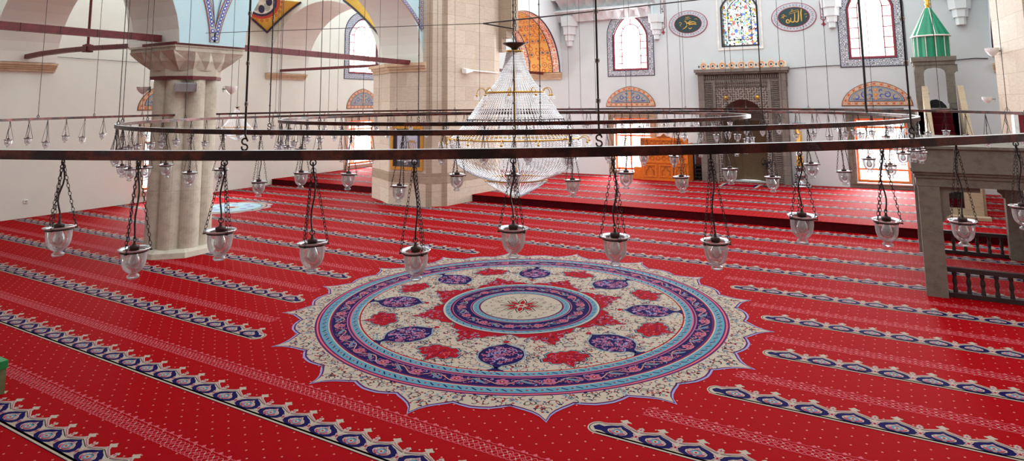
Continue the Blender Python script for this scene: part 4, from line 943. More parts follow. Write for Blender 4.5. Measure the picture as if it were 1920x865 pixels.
# lower windows
def lower_window(fn, u0, u1, z0, z1, stonemat, vb, hb):
    global wi; wi += 1; r = bpy.data.objects.new('window_%d' % wi, None); COL.objects.link(r); p = fn((u0+u1)/2, z0, 0); r.location = p; WL[r.name] = Vector(p); r['kind'] = 'structure'
    b = MB(); R0 = [(u0, z0), (u1, z0), (u1, z1), (u0, z1)]; e = .22; R1 = [(u0-e, z0-.16), (u1+e, z0-.16), (u1+e, z1+e), (u0-e, z1+e)]; loopband(b, R1, R0, fn, .03, 0, .06)
    e = .16; R2 = [(u0-e, z0-.08), (u1+e, z0-.08), (u1+e, z1+e), (u0-e, z1+e)]; loopband(b, R2, [(u0-.1, z0-.03), (u1+.1, z0-.03), (u1+.1, z1+.1), (u0-.1, z1+.1)], fn, .05, 0, .03); b.build('stone_surround', stonemat, r)
    b = MB(); k = .07; loopband(b, R0, [(u0+k, z0+k), (u1-k, z0+k), (u1-k, z1-k), (u0+k, z1-k)], fn, -.12, 0, .06)
    bars(b, fn, -.14, [(u0+(u1-u0)*t, z0, u0+(u1-u0)*t, z1) for t in vb]+[(u0, z0+(z1-z0)*t, u1, z0+(z1-z0)*t) for t in hb], .055, 0, .04); b.build('sash', 'sash_orange', r)
    b = MB(); bars(b, fn, -.45, [(u0, z0+(z1-z0)*t, u1, z0+(z1-z0)*t) for t in (.14, .28, .42, .56, .7, .84)]+[(u0+(u1-u0)*t, z0, u0+(u1-u0)*t, z1) for t in (.2, .4, .6, .8)], .02, 0, .02); b.build('grille', 'white_trim', r)
    b = MB(); b.flat([(u0, z0), (u1, z0), (u1, z1), (u0, z1)], 0, fn, -.16); b.build('pane', 'pane_glass', r)
    b = MB(); b.flat([(u0-.02, z0-.04), (u1+.02, z0-.04), (u1+.02, z0), (u0-.02, z0)], 0, fn, .08, .6); b.build('window_sill', 'white_trim', r)
lower_window(Q, -4.28, -2.88, .42, 2.28, 'travertine_dark', (.42,), (.33, .66)); lower_window(Q, 3.60, 5.0, .38, 2.30, 'gallery_stone', (), (.2, .52, .86))
lower_window(W, 3.12, 4.62, .34, 2.16, 'travertine', (.5,), (.4, .78)); lower_window(W, 11.62, 13.2, .38, 2.2, 'travertine', (.22, .3), (.8,))
# tiled lunettes
def lunette(fn, cx, z0, w, h, label, lite=False):
    h2 = w/2
    def arch(k, zb): # pointed flattened arch
        L = []
        for i in range(13):
            t = i/12; a = t*PI/2; L.append((cx+h2*k*math.cos(a), z0+zb+(h-zb*1.2-(1-k)*h*.75)*(math.sin(a)*.88+.12*t*t)))
        L[0] = (cx+h2*k, z0+zb); return L+[(2*cx-x, z) for x, z in L[::-1]][1:]
    b = MB(); o = thing('tile_lunette', label, 'tile panel', fn(cx, z0, 0), 'tiled lunettes above the lower windows')
    O = arch(1, 0); b.flat(O, 0, fn, .02, .02); b.flat(arch(.975, .02), 1, fn, .024, .004); M_ = arch(.89, .07); L_ = sum(math.hypot(M_[i+1][0]-M_[i][0], M_[i+1][1]-M_[i][1]) for i in range(len(M_)-1))
    path = M_+[M_[0]]; acc = 0; step = .1; nxt = .05; k = 0
    for i in range(len(path)-1):
        a, c = path[i], path[i+1]; l = math.hypot(c[0]-a[0], c[1]-a[1])
        while nxt <= acc+l:
            t = (nxt-acc)/l; x, z = a[0]+(c[0]-a[0])*t, a[1]+(c[1]-a[1])*t; nxt += step; k += 1
            if k % 2: b.flat([(x-.034, z-.034), (x+.034, z-.034), (x+.034, z+.034), (x-.034, z+.034)], 2, fn, .028); b.flat(ell(x, z, .016, .016, 6), 0, fn, .031)
            else: b.flat([(x-.03, z), (x, z-.03), (x+.03, z), (x, z+.03)], 3, fn, .028)
        acc += l
    b.build('border', ['tile_brown', 'tile_peach', 'tile_cream', 'tile_red'], o)
    b = MB(); b.flat(arch(.79, .135), 0, fn, .03, .006); b.flat(arch(.765, .15), 1, fn, .033); b.flat(arch(.73, .165), 0, fn, .036); b.flat(arch(.715, .172), 2, fn, .039)
    b.build('field', ['tile_navy', 'tile_skyblue', 'tile_grey'], o)
    b = MB(); sx_ = w/1.9; sz = h/.75
    for s in (-1, 1):
        for (x, z, R, a0, dirn) in ((.30, .34, .10, 2.2, -1), (.30, .34, .06, 5.2, -1), (.52, .27, .075, 1.5, 1), (.16, .30, .06, .3, 1), (.14, .45, .05, 4.3, -1)):
            P = []
            for i in range(13): t = i/12; an = a0+dirn*4.6*t; rr = R*(1-.35*t); P.append((cx+s*sx_*(x+rr*math.cos(an)), z0+sz*(z+rr*math.sin(an))))
            b.ribbon(P, [.008+.022*math.sin(PI*i/12) for i in range(13)], 0, fn, .043)
        P = [(cx+s*sx_*x, z0+sz*z) for x, z in ((.05, .2), (.16, .22), (.28, .2), (.42, .2), (.56, .2), (.63, .22))]; b.ribbon(P, .018, 0, fn, .043)
        for x, z in ((.2, .22), (.4, .23), (.6, .3), (.24, .47), (.45, .38)): b.flat(ell(cx+s*sx_*x, z0+sz*z, .02, .016, 6), 1, fn, .046)
    for z, R in ((.24, .06), (.36, .075), (.5, .07)):
        b.flat([(cx, z0+sz*(z-R)), (cx+sx_*R, z0+sz*z), (cx+sx_*.02, z0+sz*(z+.01)), (cx, z0+sz*(z+R)), (cx-sx_*.02, z0+sz*(z+.01)), (cx-sx_*R, z0+sz*z)], 1, fn, .047); b.flat(ell(cx, z0+sz*z, .014, .014, 6), 2, fn, .05)
    b.build('scroll_painting', ['tile_blue', 'tile_orange', 'tile_cream'], o)
lunette(Q, -3.62, 2.70, 1.9, .75, 'blue and orange tiled lunette below leftmost bright window of back wall'); lunette(Q, 4.25, 2.68, 1.9, .75, 'blue and orange tiled lunette left of green-topped pulpit')
lunette(W, 12.45, 2.7, 1.95, .85, 'pale tiled lunette partly hidden by big travertine pier'); lunette(W, 3.8, 2.75, 1.95, .85, 'tiled lunette half hidden by clustered stone pillar')
b = MB(); b.tube([(2.1, 14.3, 2.58), (4.95, 14.3, 2.58)], .035, 8); b.tube([(2.3, 14.38, 2.58), (2.3, 14.3, 2.58)], .015, 6); b.tube([(4.7, 14.38, 2.58), (4.7, 14.3, 2.58)], .015, 6); tag(b.build('curtain_rod', 'black_iron'), 'black rod on back wall under right tiled lunette', 'rod')
# calligraphy roundels
def roundel(cx, cz, strokes, label):
    r = thing('calligraphy_roundel', label, 'wall painting', (cx, 14.4, cz), 'oval calligraphy roundels on the back wall'); rx, rz = .685, .475
    b = MB(); b.flat(ell(cx, cz, rx, rz, 48), 0, Q, .02, .02); b.flat(ell(cx, cz, rx-.025, rz-.02, 48), 1, Q, .026, .004)
    for k in range(36):
        a = 2*PI*k/36; x, z = cx+.575*math.cos(a), cz+.385*math.sin(a); b.ribbon([(x-.035*math.cos(a+.7), z-.03*math.sin(a+.7)), (x, z), (x+.035*math.cos(a-.5), z+.03*math.sin(a-.5))], .014, 2, Q, .03)
    b.build('patterned_ring', ['roundel_red', 'roundel_ring', 'tile_navy'], r)
    b = MB(); b.flat(ell(cx, cz, .49, .335, 40), 0, Q, .03, .004); b.flat(ell(cx, cz, .465, .315, 40), 1, Q, .036, .006); b.build('green_field', ['roundel_red', 'roundel_green'], r)
    b = MB()
    for P, w_ in strokes:
        n = len(P); pts = []
        for i in range(n-1):
            p0 = P[max(0, i-1)]; p1 = P[i]; p2 = P[i+1]; p3 = P[min(n-1, i+2)]
            for m in range(5):
                t = m/5; f_ = lambda a_, b_, c_, d_: .5*((2*b_)+(-a_+c_)*t+(2*a_-5*b_+4*c_-d_)*t*t+(-a_+3*b_-3*c_+d_)*t**3)
                pts.append((cx+f_(p0[0], p1[0], p2[0], p3[0]), cz+f_(p0[1], p1[1], p2[1], p3[1])))
        pts.append((cx+P[-1][0], cz+P[-1][1])); m = len(pts); b.ribbon(pts, [w_*(.55+.45*math.sin(PI*(i+.6)/(m+.2))) for i in range(m)], 0, Q, .045)
    b.build('calligraphy', 'callig_gold', r)
al = [([(.25, .24), (.23, .1), (.235, -.16)], .04), ([(.16, .2), (.15, .0), (.13, -.14), (.08, -.17), (.04, -.14)], .04), ([(.04, .12), (.035, -.05), (.01, -.15), (-.05, -.165), (-.09, -.13)], .038), ([(-.08, -.02), (-.1, -.13), (-.17, -.19), (-.22, -.15), (-.2, -.08), (-.14, -.1), (-.15, -.18)], .036), ([(-.12, .16), (.16, .23)], .014), ([(-.14, .1), (.14, .17)], .014),
      ([(-.06, .2), (-.03, .24), (0, .21)], .016), ([(-.36, .06), (-.3, .1), (-.27, .04), (-.33, .0), (-.28, -.03)], .016), ([(-.38, -.02), (-.33, .03), (-.24, .05), (-.2, .02)], .014), ([(.33, .04), (.37, .08), (.4, .06)], .014), ([(.36, -.04), (.4, 0)], .014)]
mu = [([(.3, .0), (.2, .06), (.08, .03), (0, -.05), (-.06, .08), (-.12, .1)], .034), ([(-.02, .06), (.02, -.04), (.1, -.02), (.24, -.02), (.3, -.05)], .036), ([(-.18, -.18), (-.08, -.12), (.0, -.02), (.06, .08), (.12, .1)], .032), ([(.02, -.14), (.08, -.18), (.14, -.14)], .03), ([(-.08, .2), (.08, .24)], .014), ([(-.1, .14), (.12, .19)], .014), ([(-.32, .02), (-.27, .07), (-.22, .02), (-.28, -.03), (-.24, -.07)], .016), ([(.24, .14), (.3, .16), (.34, .12)], .014), ([(-.06, .26), (0, .2), (.02, .27)], .014)]
roundel(-1.38, 5.6, mu, 'oval green roundel with gold Arabic calligraphy left of stained glass window'); roundel(2.08, 5.58, al, 'oval green roundel with gold Arabic calligraphy right of stained glass window')
# hanging painted strips
for cx, zb in ((-2.28, 5.45), (2.95, 5.38)):
    b = MB(); b.flat([(cx-.08, zb+.08), (cx, zb-.0), (cx+.08, zb+.08), (cx+.08, 8), (cx-.08, 8)], 0, Q, .012, .012); b.flat([(cx-.06, zb+.09), (cx, zb+.03), (cx+.06, zb+.09), (cx+.06, 8), (cx-.06, 8)], 1, Q, .016)
    b.flat([(cx, zb-.18), (cx+.035, zb-.12), (cx+.08, zb-.1), (cx+.03, zb-.06), (cx+.015, zb), (cx-.015, zb), (cx-.03, zb-.06), (cx-.08, zb-.1), (cx-.035, zb-.12)], 0, Q, .014, .01); struct(b.build('trim_%d' % (11 if cx < 0 else 12), ['roundel_red', 'tile_band_dark']))
# muqarnas corbels
def muq(name, x0, x1, zb, pend):
    b = MB(); W_ = .42; n = max(1, round((x1-x0)/W_)); W_ = (x1-x0)/n
    for t_, (za, zb_, dep) in enumerate(((zb, zb+.42, .55), (zb+.42, zb+.85, .85), (zb+.85, zb+1.35, 1.15))):
        for k in range(n):
            a = x0+k*W_+(W_/2 if t_ % 2 else 0); c = a+W_/2; e = a+W_
            # folded niche: two facets meeting at a ridge set back, under a flat shelf
            V = [(a, 14.4-dep*.35, za), (a, 14.4-dep, zb_-.06), (c, 14.4-dep*.45, zb_-.2), (c, 14.4-dep*.3, za+.05), (e, 14.4-dep, zb_-.06), (e, 14.4-dep*.35, za), (c, 14.4-dep*1.02, zb_-.06)]
            b.add(V, [(0, 3, 2, 1), (3, 5, 4, 2), (1, 2, 6), (2, 4, 6)], 0)
        b.box((x0, 14.4-dep, zb_-.06), (x1, 14.42, zb_)); b.box((x0, 14.4-dep*.3, za), (x1, 14.42, zb_-.06))
    for px_, pz, s in pend:
        for k, (h0, h1, w_) in enumerate(((0, .22, .13), (.22, .46, .2), (.46, .8, .29), (.8, 1.2, .4))):
            w2 = w_*s; P = [(px_-w2, 14.3), (px_-w2*.5, 14.3-w2*.9), (px_+w2*.5, 14.3-w2*.9), (px_+w2, 14.3), (px_+w2, 14.41), (px_-w2, 14.41)]
            b.frustum([(px_+(x-px_)*.9, 14.4+(y-14.4)*.9) for x, y in P], pz+h0*s, P, pz+h1*s, 0)
    o = b.build('muqarnas_corbel', 'muqarnas_white'); return o
tag(muq('m', -6.4, -2.65, 5.98, [(-6.0, 5.05, .95), (-2.52, 5.12, .75)]), 'white muqarnas corbelling above upper left window of back wall', 'muqarnas', 'white muqarnas corbels on the back wall')
def pendant(px_, pz, s, label):
    b = MB()
    for k, (h0, h1, w_) in enumerate(((0, .22, .13), (.22, .46, .2), (.46, .8, .29), (.8, 1.2, .4))):
        w2 = w_*s; P = [(px_-w2, 14.3), (px_-w2*.5, 14.3-w2*.9), (px_+w2*.5, 14.3-w2*.9), (px_+w2, 14.3), (px_+w2, 14.398), (px_-w2, 14.398)]
        b.frustum([(px_+(x-px_)*.9, 14.398+(y-14.398)*.9) for x, y in P], pz+h0*s, P, pz+h1*s, 0)
    tag(b.build('muqarnas_corbel', 'muqarnas_white'), label, 'muqarnas', 'white muqarnas corbels on the back wall')
pendant(3.2, 5.15, .8, 'small white stepped corbel left of large bright window')
tag(muq('m', 5.6, 7.2, 6.0, [(6.55, 5.0, 1.0)]), 'white muqarnas corbelling beside green cone of pulpit', 'muqarnas', 'white muqarnas corbels on the back wall')
# ================================================================== MIHRAB
mh = thing('mihrab', 'tall carved grey stone prayer niche with dark recess in back wall', 'prayer niche', (.36, 14.4, .2)); YM = 14.1
b = MB()
for s in (-1, 1):
    x = .36+s*1.2; b.box((min(x, x+s*.2)-.0, YM-.02, .2), (max(x, x+s*.2), 14.42, 3.9)); x = .36+s*.84; b.box((min(x, x+s*.09), YM+.02, .2), (max(x, x+s*.09), 14.42, 3.55))
b.box((-1.06, YM+.1, 3.33), (1.78, 14.42, 3.9))
for s in (-1, 1):
    x = .36+s*.93; b.box((min(x, x+s*.27), YM+.06, .2), (max(x, x+s*.27), 14.42, 3.55))
for s in (-1, 1):
    for k in range(54):
        z = .25+k*.061; x = .36+s*1.07; b.box((x-.075, YM+.02, z), (x+.075, YM+.07, z+.028)); x = .36+s*.965; b.box((x-.02, YM+.03, z), (x+.02, YM+.07, z+.04))
for k in range(40):
    x = -.98+k*.069; b.box((x, YM+.04, 3.62), (x+.035, YM+.12, 3.72)); b.box((x, YM+.05, 3.47), (x+.045, YM+.12, 3.52)); b.box((x+.02, YM+.05, 3.36), (x+.05, YM+.12, 3.42))
b.build('carved_frame', 'mihrab_stone', mh)
b = MB()
hol = [[(-.35, .2), (1.07, .2), (1.07, 2.2)]+arcpts((.36, 2.2), .71, .72, 0, 180, 12)[1:]]
plate(b, [(-.5, .2001), (1.22, .2001), (1.22, 3.32), (-.5, 3.32)], [[(-.34, .21), (1.06, .21), (1.06, 2.2)]+arcpts((.36, 2.2), .70, .72, 0, 180, 12)[1:]], Q, .22, -.05); b.build('niche_face', 'carved_stone', mh)
b = MB()
for s in (-1, 1):
    c = (.36+s*.5, YM-.0+.06, 2.98); b.lathe([(0, 0), (.0, 0)], 4, c)
    cen = Vector((.36+s*.5, 14.16, 2.98)); 
    for k in range(10):
        a = 2*PI*k/10; b.add([cen+Vector((.09*math.cos(a+q)*(1 if abs(q) < .1 else .6), -.03, .09*math.sin(a+q)*(1 if abs(q) < .1 else .6))) for q in (-.3, 0, .3)]+[cen+Vector((0, -.04, 0))], [(0, 1, 2, 3)], 0)
b.build('rosettes', 'gold', mh)
b = MB(); N = 16; R_ = .72
for i in range(N):
    t0, t1 = PI*i/N, PI*(i+1)/N
    p = lambda t_, z, k=1: (.36-R_*k*math.cos(t_), 14.35+.75*k*math.sin(t_), z)
    b.add([p(t0, .2), p(t1, .2), p(t1, 2.2), p(t0, 2.2)], [(0, 1, 2, 3)], 0, False)
    for j in range(5):
        k0, k1 = math.cos(PI/2*j/5), math.cos(PI/2*(j+1)/5); z0, z1 = 2.2+.8*math.sin(PI/2*j/5), 2.2+.8*math.sin(PI/2*(j+1)/5)
        b.add([p(t0, z0, k0), p(t1, z0, k0), p(t1, z1, k1), p(t0, z1, k1)], [(0, 1, 2, 3)], 1)
b.build('niche_recess', ['niche_marble', 'mihrab_stone'], mh)
b = MB(); b.box((-1.1, YM-.08, 3.78), (1.82, 14.42, 3.84)); b.box((-1.14, YM-.13, 3.84), (1.86, 14.42, 3.95)); b.build('cornice', 'mihrab_stone', mh)
b = MB()
for k in range(9):
    x = -1.0+k*.312; x1_ = x+.312
    P = [(x, 3.95), (x1_, 3.95), (x1_, 4.12), (x1_-.06, 4.16), (x+.2, 4.2), (x+.156, 4.3), (x+.11, 4.2), (x+.06, 4.16), (x, 4.12)]; b.flat(P, 0, Q, .25, .05); b.ribbon(arcpts((x+.156, 4.06), .085, .09, 0, 330, 10), .03, 1, Q, .255); b.flat(ell(x+.156, 4.06, .035, .035, 8), 2, Q, .256); b.flat([(x-.03, 4.05), (x, 4.0), (x+.03, 4.05), (x, 4.1)], 2, Q, .257)
b.build('painted_cresting', ['tile_cream', 'tile_orange', 'tile_navy'], mh)
# small doorway niche between wooden lectern and mihrab
b = MB(); b.box((-1.36, 14.42, .2), (-.93, 15.1, 1.4)); 
b = MB(); b.box((-1.36, 15.0, .18), (-.93, 15.1, 1.4)); b.box((-1.42, 14.4, .18), (-1.35, 15.1, 1.4)); b.box((-.95, 14.4, .18), (-.88, 15.1, 1.4)); b.box((-1.42, 14.4, 1.35), (-.88, 15.1, 1.42)); struct(b.build('door_1', 'plaster_grey'))
st = thing('stacked_stand', 'dark stand with stacked trays inside narrow recess left of prayer niche', 'stand', (-1.15, 14.3, .2)); b = MB()
for z0, z1, w_ in ((.2, .24, .2), (.3, .33, .17), (.42, .45, .16), (.55, .58, .17), (.68, .72, .18)): b.box((-1.15-w_, 14.15, z0), (-1.15+w_, 14.5, z1))
b.build('trays', 'black_iron', st); b = MB(); b.tube([(-1.15, 14.33, .2), (-1.15, 14.33, .72)], .03, 8); b.build('post', 'black_iron', st); b = MB(); b.box((-1.28, 14.45, .72), (-1.04, 14.49, 1.2)); b.build('brown_panel', 'red_timber', st)
# imam rug
b = MB(); f4 = FL(.203); b.flat([(-.25, 12.9), (.9, 12.9), (.9, 13.9), (-.25, 13.9)], 2, f4, 0); b.flat([(-.17, 12.98), (.82, 12.98), (.82, 13.82), (-.17, 13.82)], 3, f4, .001); b.flat([(-.1, 13.05), (.75, 13.05), (.75, 13.75), (-.1, 13.75)], 1, f4, .002)
for k in range(12): b.flat(ell(-.2+k*.097, 12.94, .02, .02, 6), 4, f4, .002)
tag(b.build('small_rug', CM), 'small red rug with pale patterned border before prayer niche', 'rug')
# ================================================================== WOODEN LECTERN (kursu)
ks = thing('wooden_lectern', 'carved orange wooden preaching seat with steps beside bright lower window', 'lectern', (-2.1, 13.9, .2)); y0 = 13.55
b = MB(); b.box((-3.0, y0+.05, .2), (-1.36, 14.25, .78)); b.box((-3.0, y0+.02, .78), (-1.36, 14.25, .84)); b.box((-3.0, y0, .2), (-1.36, y0+.06, .27)); b.box((-3.0, y0+.05, .84), (-2.9, y0+.15, 1.6)); b.box((-1.46, y0+.05, .84), (-1.36, y0+.15, 1.6)); b.box((-3.0, y0+.04, 1.55), (-1.36, y0+.16, 1.63)); b.box((-3.0, y0+.1, .84), (-2.94, 14.25, 1.45)); b.box((-1.42, y0+.1, .84), (-1.36, 14.25, 1.45)); b.build('body', 'orange_wood', ks)
KF = lambda u, v, d: (u, y0+.05-d, v)
b = MB(); b.flat([(-2.9, .84), (-1.46, .84), (-1.46, 1.56), (-2.9, 1.56)], 0, KF, -.02, .03)
for i in range(7):
    for j in range(4):
        cx, cz = -2.8+i*.205, .94+j*.17; b.ribbon([(cx+.07*math.cos(PI/6+k*PI/3), cz+.07*math.sin(PI/6+k*PI/3)) for k in range(6)], .018, 1, KF, .0, True); b.ribbon([(cx+.07, cz), (cx+.135, cz)], .016, 1, KF, .0); b.ribbon([(cx, cz+.06), (cx, cz+.11)], .016, 1, KF, .0)
b.build('lattice_panel', ['orange_wood', 'orange_wood_dark'], ks)
b = MB()
for cx in (-2.68, -2.12, -1.64):
    w_ = .24 if cx != -1.64 else .2
    R0 = [(cx-w_, .3), (cx+w_, .3), (cx+w_, .74), (cx-w_, .74)]; loopband(b, R0, [(cx-w_+.05, .35), (cx+w_-.05, .35), (cx+w_-.05, .69), (cx-w_+.05, .69)], KF, .03, 0, .03)
    P = [(cx-.13, .36), (cx-.13, .52), (cx-.07, .56), (cx-.05, .63), (cx, .67), (cx+.05, .63), (cx+.07, .56), (cx+.13, .52), (cx+.13, .36)]; b.ribbon(P, .025, 1, KF, .02)
b.build('arched_panels', ['orange_wood', 'orange_wood_dark'], ks)
b = MB(); b.flat([(-2.45, 1.63), (-1.9, 1.63), (-1.98, 1.68), (-2.07, 1.69), (-2.17, 1.78), (-2.28, 1.69), (-2.37, 1.68)], 0, KF, -.0, .05); b.build('crest', 'orange_wood_dark', ks)
b = MB(); b.box((-3.28, y0+.1, .2), (-3.0, 14.2, .62)); b.box((-3.48, y0+.1, .2), (-3.28, 14.2, .4)); b.build('steps', 'orange_wood', ks)
# fan
fa = thing('pedestal_fan', 'black pedestal fan standing at right side of prayer niche', 'fan', (1.15, 13.4, .2)); b = MB(); b.lathe([(0, .03), (.14, .03), (.17, 0), (0, 0)], 20, (1.15, 13.4, .2)); b.build('base', 'black_iron', fa); b = MB(); b.tube([(1.15, 13.4, .22), (1.15, 13.4, .85)], .016, 8); b.build('pole', 'black_iron', fa)
b = MB(); ax = Matrix.Rotation(PI/2, 3, 'X') @ Matrix.Identity(3)
for R_, yy in ((.16, 13.33), (.17, 13.37), (.11, 13.32), (.06, 13.315)): b.torus((1.15, yy, .92), R_, .006, 24, 4, 0, Matrix.Rotation(PI/2, 3, 'X'))
for k in range(12): a = 2*PI*k/12; b.tube([(1.15, 13.31, .92), (1.15+.165*math.cos(a), 13.35, .92+.165*math.sin(a))], .003, 4)
b.build('cage', 'black_iron', fa)
b = MB()
for k in range(4):
    a = PI/2*k; b.add([(1.15, 13.35, .92), (1.15+.14*math.cos(a), 13.345, .92+.14*math.sin(a)), (1.15+.13*math.cos(a+.7), 13.365, .92+.13*math.sin(a+.7)), (1.15+.05*math.cos(a+.9), 13.365, .92+.05*math.sin(a+.9))], [(0, 1, 2, 3)], 0)
b.tube([(1.15, 13.33, .92), (1.15, 13.5, .92)], .04, 10); b.build('blades', 'bag_black', fa)
# candle on silver stand
cs = thing('giant_candle', 'tall golden candle on ornate silver stand right of prayer niche', 'candle', (2.06, 13.9, .2)); c = (2.06, 13.9, 0)
b = MB(); b.lathe([(0, .2), (.3, .2), (.3, .24), (.22, .28), (.12, .36), (.09, .45), (.16, .5), (.2, .56), (.12, .62), (.1, .7), (.15, .76), (.17, .82), (0, .82)], 16, c); b.torus((2.06, 13.9, .3), .24, .03, 16, 6); b.build('stand', 'silver', cs)
b = MB(); b.lathe([(.1, .82), (.1, 2.0), (0, 2.0)], 20, c); b.build('candle', 'gold_frame', cs); b = MB(); b.lathe([(.104, 1.15), (.104, 1.3)], 20, c); b.build('paper_band', 'white_enamel', cs)
b = MB(); b.box((1.85, 14.34, 2.02), (2.25, 14.4, 2.14)); o = b.build('display_case', 'black_iron'); 
b2 = MB(); b2.box((1.88, 14.335, 2.04), (2.22, 14.345, 2.12)); WL[o.name] = Vector((0, 0, 0)); b2.build('lit_panel', 'led_red', o); tag(o, 'small red glowing display on back wall above giant candle', 'display')
# ================================================================== MINBAR
mn = thing('minbar', 'tall stone pulpit with green fluted conical roof against back wall', 'pulpit', (5.72, 12.5, .2)); mx0, mx1 = 5.27, 6.17; my0, my1 = 12.75, 13.65
b = MB()
for x in (mx0, mx1-.13):
    for y in (my0, my1-.13): b.box((x, y, 1.6), (x+.13, y+.13, 3.78))
b.box((mx0, my0, .2), (mx1, my1, 2.6)); b.build('tower', 'gallery_stone', mn)
b = MB(); MF = lambda u, v, d: (u, my0-d, v)
P = [(mx0, 2.75), (mx0+.2, 2.75), (mx0+.2, 3.55), (mx0+.22, 3.64), (mx0+.3, 3.7), (5.72, 3.72), (mx1-.3, 3.7), (mx1-.22, 3.64), (mx1-.2, 3.55), (mx1-.2, 2.75), (mx1, 2.75), (mx1, 3.8), (mx0, 3.8)]
b.flat(P, 0, MF, .01, .1)
P2_ = [(my0, 3.6), (my0+.15, 3.62), (my0+.3, 3.7), (my1-.3, 3.7), (my1-.15, 3.62), (my1, 3.6), (my1, 3.8), (my0, 3.8)]
for xx in (mx0, mx1): b.flat(P2_, 0, lambda u, v, d: (xx-d, u, v), 0, .08)
b.build('arched_front', 'gallery_stone', mn)
b = MB(); b.box((mx0-.03, my0-.03, 3.8), (mx1+.03, my1+.03, 3.9)); b.box((mx0-.07, my0-.07, 3.9), (mx1+.07, my1+.07, 4.02)); b.build('entablature', 'gallery_stone', mn)
ccx, ccy = 5.72, 13.2; n = 16
def flute(R): return [(ccx+R*(1 if k % 2 == 0 else .93)*math.cos(2*PI*k/32), ccy+R*(1 if k % 2 == 0 else .93)*math.sin(2*PI*k/32)) for k in range(32)]
b = MB(); b.frustum(flute(.44), 4.02, flute(.44), 4.6, 0); b.frustum(flute(.47), 4.62, flute(.07), 5.42, 0); b.build('green_roof', 'green_paint', mn)
b = MB(); b.torus((ccx, ccy, 4.61), .465, .025, 32, 6)
for k in range(12):
    a = 2*PI*k/12+.2; b.tube([(ccx+.445*math.cos(a), ccy+.445*math.sin(a), 4.02), (ccx+.445*math.cos(a), ccy+.445*math.sin(a), 4.6)], .012, 5)
    if k % 3 == 0: b.tube([(ccx+.47*math.cos(a), ccy+.47*math.sin(a), 4.62), (ccx+.075*math.cos(a), ccy+.075*math.sin(a), 5.42)], .012, 5)
b.build('white_mouldings', 'white_trim', mn)
b = MB(); b.lathe([(.07, 5.4), (.05, 5.48), (.08, 5.53), (.04, 5.58), (.09, 5.68), (.04, 5.78), (.06, 5.84), (.02, 5.9), (0, 6.1)], 16, (ccx, ccy, 0)); b.build('gold_finial', 'gold', mn)
b = MB() # stairs, red runner
for k in range(11):
    z = 2.6-k*.2; y = my0-.26*(k+1); b.box((mx0+.16, y, .2), (mx1-.16, y+.27, z))
b.build('stairs', 'maroon_carpet', mn)
for s, x in ((0, mx0-.02), (1, mx1-.12)):
    b = MB(); S = lambda u, v, d: (x+.14-d, u, v); ye = my0-2.95
    b.flat([(my0, .2), (my0, 3.22), (my0-.12, 3.22), (ye, .85), (ye, .2)], 0, S, 0, .14); b.build('balustrade', 'marble_step', mn)
b = MB(); b.tube([(5.5, 12.6, 2.0), (5.5, 12.6, 3.05)], .025, 8); b.torus((5.5, 12.6, 3.02), .04, .015, 10, 5, 0, Matrix.Rotation(PI/2, 3, 'X')); b.build('handrail_pole', 'silver', mn)
b = MB(); FY = my0-3.0; PF = lambda u, v, d: (u, FY-d, v)
hole = [(mx0+.16, .4), (5.93, .4), (5.93, .78), (5.86, .88), (5.72, .93), (mx0+.28, .88), (mx0+.16, .78)]
plate(b, [(mx0-.06, .2), (mx1+.1, .2), (mx1+.1, 1.2), (mx0-.06, 1.2)], [hole], PF, .05, -.15); b.box((mx0-.1, FY-.3, .2), (mx1+.2, FY-.04, .27)); b.build('foot_portal', 'marble_step', mn)
b = MB(); b.box((mx0+.1, FY+.17, .2), (mx1-.1, FY+.2, 1.1)); b.build('dark_opening', 'bag_black', mn)
b = MB(); bl = [(5.5, 2.62), (5.52, 2.74), (5.6, 2.84), (5.72, 2.86), (5.84, 2.8), (5.92, 2.7), (5.95, 2.62)]; b.flat(bl, 0, lambda u, v, d: (u, 12.9-d, v), 0, .25); tag(b.build('black_bag', 'bag_black'), 'dark bag resting on top landing of pulpit stairs', 'bag')
# ================================================================== TRIBUNE (right)
gl = thing('stone_tribune', 'grey stone tribune raised on square posts at right foreground', 'tribune', (7.0, 5.1, 0)); gx0, gx1, gy0, gy1 = 4.92, 7.0, 3.3, 6.75
b = MB(); b.box((gx0, gy0, 1.58), (gx1, gy0+.28, 1.70)); b.box((gx0+.001, gy0+.28, 1.58), (gx0+.28, gy1-.28, 1.70)); b.box((gx0, gy1-.28, 1.58), (gx1, gy1, 1.70)); b.build('beams', 'gallery_stone', gl)
b = MB()
for z0, z1, e in ((1.70, 1.75, .015), (1.75, 1.79, .035), (1.79, 1.84, .06), (1.84, 2.13, .045), (2.13, 2.17, .07)): b.box((gx0-e, gy0-e, z0+.001), (gx1, gy1+e, z1))
b.build('deck', 'gallery_stone', gl)
def post(x, y, w=.27):
    b = MB(); b.box((x, y, 0), (x+w, y+w, 1.58)); b.build('post', 'gallery_stone', gl)
for x, y in ((gx0+.02, gy0+.004), (gx0+.02, gy1-.28), (6.32, gy1-.28), (6.72, gy0+.004)): post(x, y)
def bracket(x0, s, y):
    b = MB()
    P = [(x0, 1.58), (x0, 1.06), (x0+s*.05, 1.09), (x0+s*.06, 1.14), (x0+s*.12, 1.18), (x0+s*.12, 1.48), (x0+s*.18, 1.51), (x0+s*.5, 1.51), (x0+s*.5, 1.58)]
    b.flat(P, 0, lambda u, v, d: (u, y-d, v), 0, .2); b.build('corner_bracket', 'gallery_stone', gl)
bracket(gx0+.28, 1, gy0+.05); bracket(6.73, -1, gy0+.05); bracket(gx0+.28, 1, gy1-.25); bracket(6.33, -1, gy1-.25)
